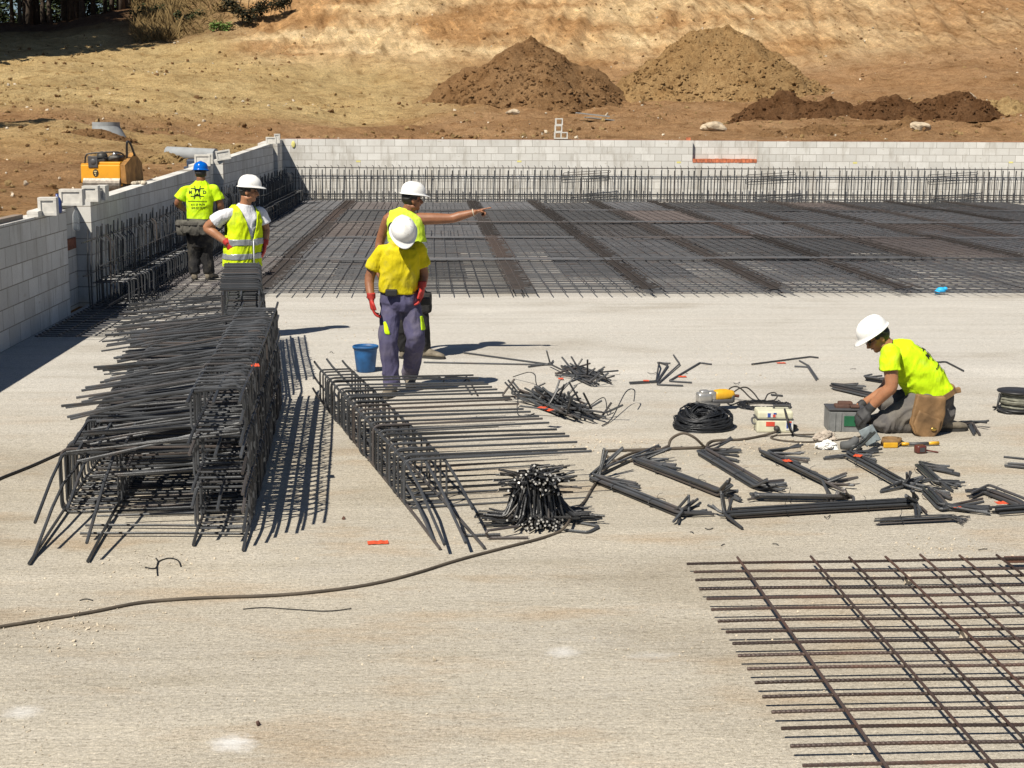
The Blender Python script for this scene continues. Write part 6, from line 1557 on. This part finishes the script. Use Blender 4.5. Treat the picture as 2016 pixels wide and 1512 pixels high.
# ---- the kneeling man
Y0 = 10.95; base = g(1790, 866)
root = thing("person", "kneeling man in printed neon T-shirt, white helmet and glasses, leather pouch at his hip", "person", (base.x, base.y, 0))
q_ = lambda x, y, dy=0: P(x, y, Y0+dy)
sd = Vector((.15, -.95, .05)).normalized()          # from his far to his near shoulder
hipN, hipF = q_(1825, 790, -.10), q_(1815, 788, .14); kneeN, kneeF = q_(1738, 838, -.10), q_(1752, 790, .22)
ankN, ankF = q_(1838, 848, -.08), q_(1755, 842, .24); kneeN.z = max(.075, kneeN.z); ankN.z = .075; ankF.z = .11
SN, SF = q_(1752, 690, -.17), q_(1762, 694, .19); EN, EF = q_(1755, 760, -.22), q_(1745, 762, .2); WN, WF = q_(1711, 806, -.14), q_(1692, 800, .10)
hc = q_(1727, 664, .02); Mh = frame(hc, (-.84, -.08, -.56), (-.5, 0, .84)); neck = q_(1755, 684, .01)
mb = MB(); head_prims(mb, Mh, neck)
trunkloft(mb, [(q_(1836, 796), .15, .12), (q_(1826, 768), .145, .115), (q_(1802, 728), .16, .12), (q_(1776, 698), .165, .11), (q_(1764, 689), .12, .08), (q_(1757, 684), .07, .06)], sd)
chain(mb, [SN-sd*.06+Vector((.03, 0, -.03)), SN+Vector((.01, 0, -.03)), SN.lerp(EN, .5), EN, EN.lerp(WN, .3), WN], [.045, .05, .056, .048, .048, .031]); chain(mb, [SF+sd*.06+Vector((.03, 0, -.03)), SF+Vector((.01, 0, -.03)), EF, WF], [.045, .05, .047, .031])
person_legs(mb, (hipN, hipF), (kneeN, kneeF), (ankN, ankF), (.082, .06, .046))
gl = ((WN, Vector((-.72, .05, -.62)), (-.45, .3, -.75), 1), (WF, Vector((-.7, -.1, -.6)), (-.2, -.2, -1), -1))
axis_ = (q_(1776, 694)-q_(1830, 764)).normalized()
for a in gl: hand(mb, a[0], a[1], a[2], a[3], (.5, .55, .6, .7))
blob("body", mb, .0075, TAN, root, 2)
for a in gl:
    mb = MB(); dd = Vector(a[1]).normalized(); chain(mb, [a[0]-(a[0]-(EN if a is gl[0] else EF)).normalized()*.05, a[0]], [.039, .038], 12, (True, True)); hand(mb, a[0], a[1], a[2], a[3], (.5, .55, .6, .7), fat=1.3); blob("glove", mb, .0065, BLKG, root, 2, .002)
mb = MB(); trunkloft(mb, [(q_(1836, 780), .19, .165), (q_(1826, 764), .19, .165), (q_(1806, 735), .195, .155), (q_(1784, 706), .195, .135), (q_(1768, 692), .175, .11), (q_(1760, 686), .12, .085), (q_(1755, 682), .078, .072)], sd)
for S_, E_, i_ in ((SN, EN, -1), (SF, EF, 1)): chain(mb, [S_+sd*.06*i_+axis_*-.03, S_+axis_*-.015, S_.lerp(E_, .3), S_.lerp(E_, .58)], [.06, .070, .078, .086], 14, (False, True))
sh = blob("shirt", mb, .009, NEON, root, 3, .011, 16)
axis = (q_(1776, 694)-q_(1830, 764)).normalized(); nrm = axis.cross(sd)
if nrm.z < 0: nrm = -nrm
dv = (nrm*.80+sd*.60).normalized()
tee_print(q_(1800, 704, 0)+dv*.1+sd*.015, axis.cross(dv), axis, -dv, .92, sh, sh)
mb = MB(); trunkloft(mb, [(q_(1842, 806), .15, .12), (q_(1836, 790), .18, .14), (q_(1826, 768), .165, .125)], sd); person_legs(mb, (hipN, hipF), (kneeN, kneeF), (ankN, ankF+Vector((0, 0, -.02))), (.110, .092, .07))
mb.ell(q_(1848, 810, 0), (.12, .16, .13), None, 14, 10); blob("trousers", mb, .0095, GREYT, root, 3, .014, 17)
mb = MB(); trunkloft(mb, [(q_(1839, 782), .197, .16), (q_(1835, 773), .197, .16)], sd); mb.rbox((-.02, -.02, -.02), (.09, .02, .022), .008, Matrix.Translation(q_(1868, 772, -.10)) @ Matrix.Rotation(-.2, 4, 'Y')); mb.build("belt", POUCH, root, False)
M = Matrix.Translation(q_(1825, 822, -.235)) @ Matrix.Rotation(.10, 4, 'Y'); mb = MB()
prof_ = [(-.105, .17), (.115, .17), (.125, .05), (.115, -.08), (.06, -.155), (-.01, -.165), (-.08, -.13), (-.125, -.06), (-.118, .05)]
mb.loft([[M @ Vector((x, y, z)) for x, z in prof_] for y in (-.028, .03)]); blob("leather_pouch", mb, .009, POUCH, root, 3, .006, 18)
mb = MB(); mb.loft([[M @ Vector((x*.93, y, z*.98)) for x, z in [(-.09, .06), (.105, .0), (.105, -.085), (.06, -.155), (-.01, -.165), (-.08, -.13), (-.12, -.06)]] for y in (-.048, -.026)]); blob("pouch_pocket", mb, .009, POUCH, root, 2, .004, 19)
mb = MB(); mb.ell((.045, -.056, -.075), (.022, .006, .014), M); mb.build("buckle", plain("brass", (.5, .35, .1), .3, .9), root, True)
shoe(ankF, Vector((ankF.x-.2, ankF.y, 0)), root)
sN = shoe(Vector((ankN.x+.04, ankN.y, .09)), Vector((ankN.x+.24, ankN.y+.02, .0)), root)
helmet(Mh, HELW, root, .02); hair(Mh, root, .03); face(Mh, root, True)
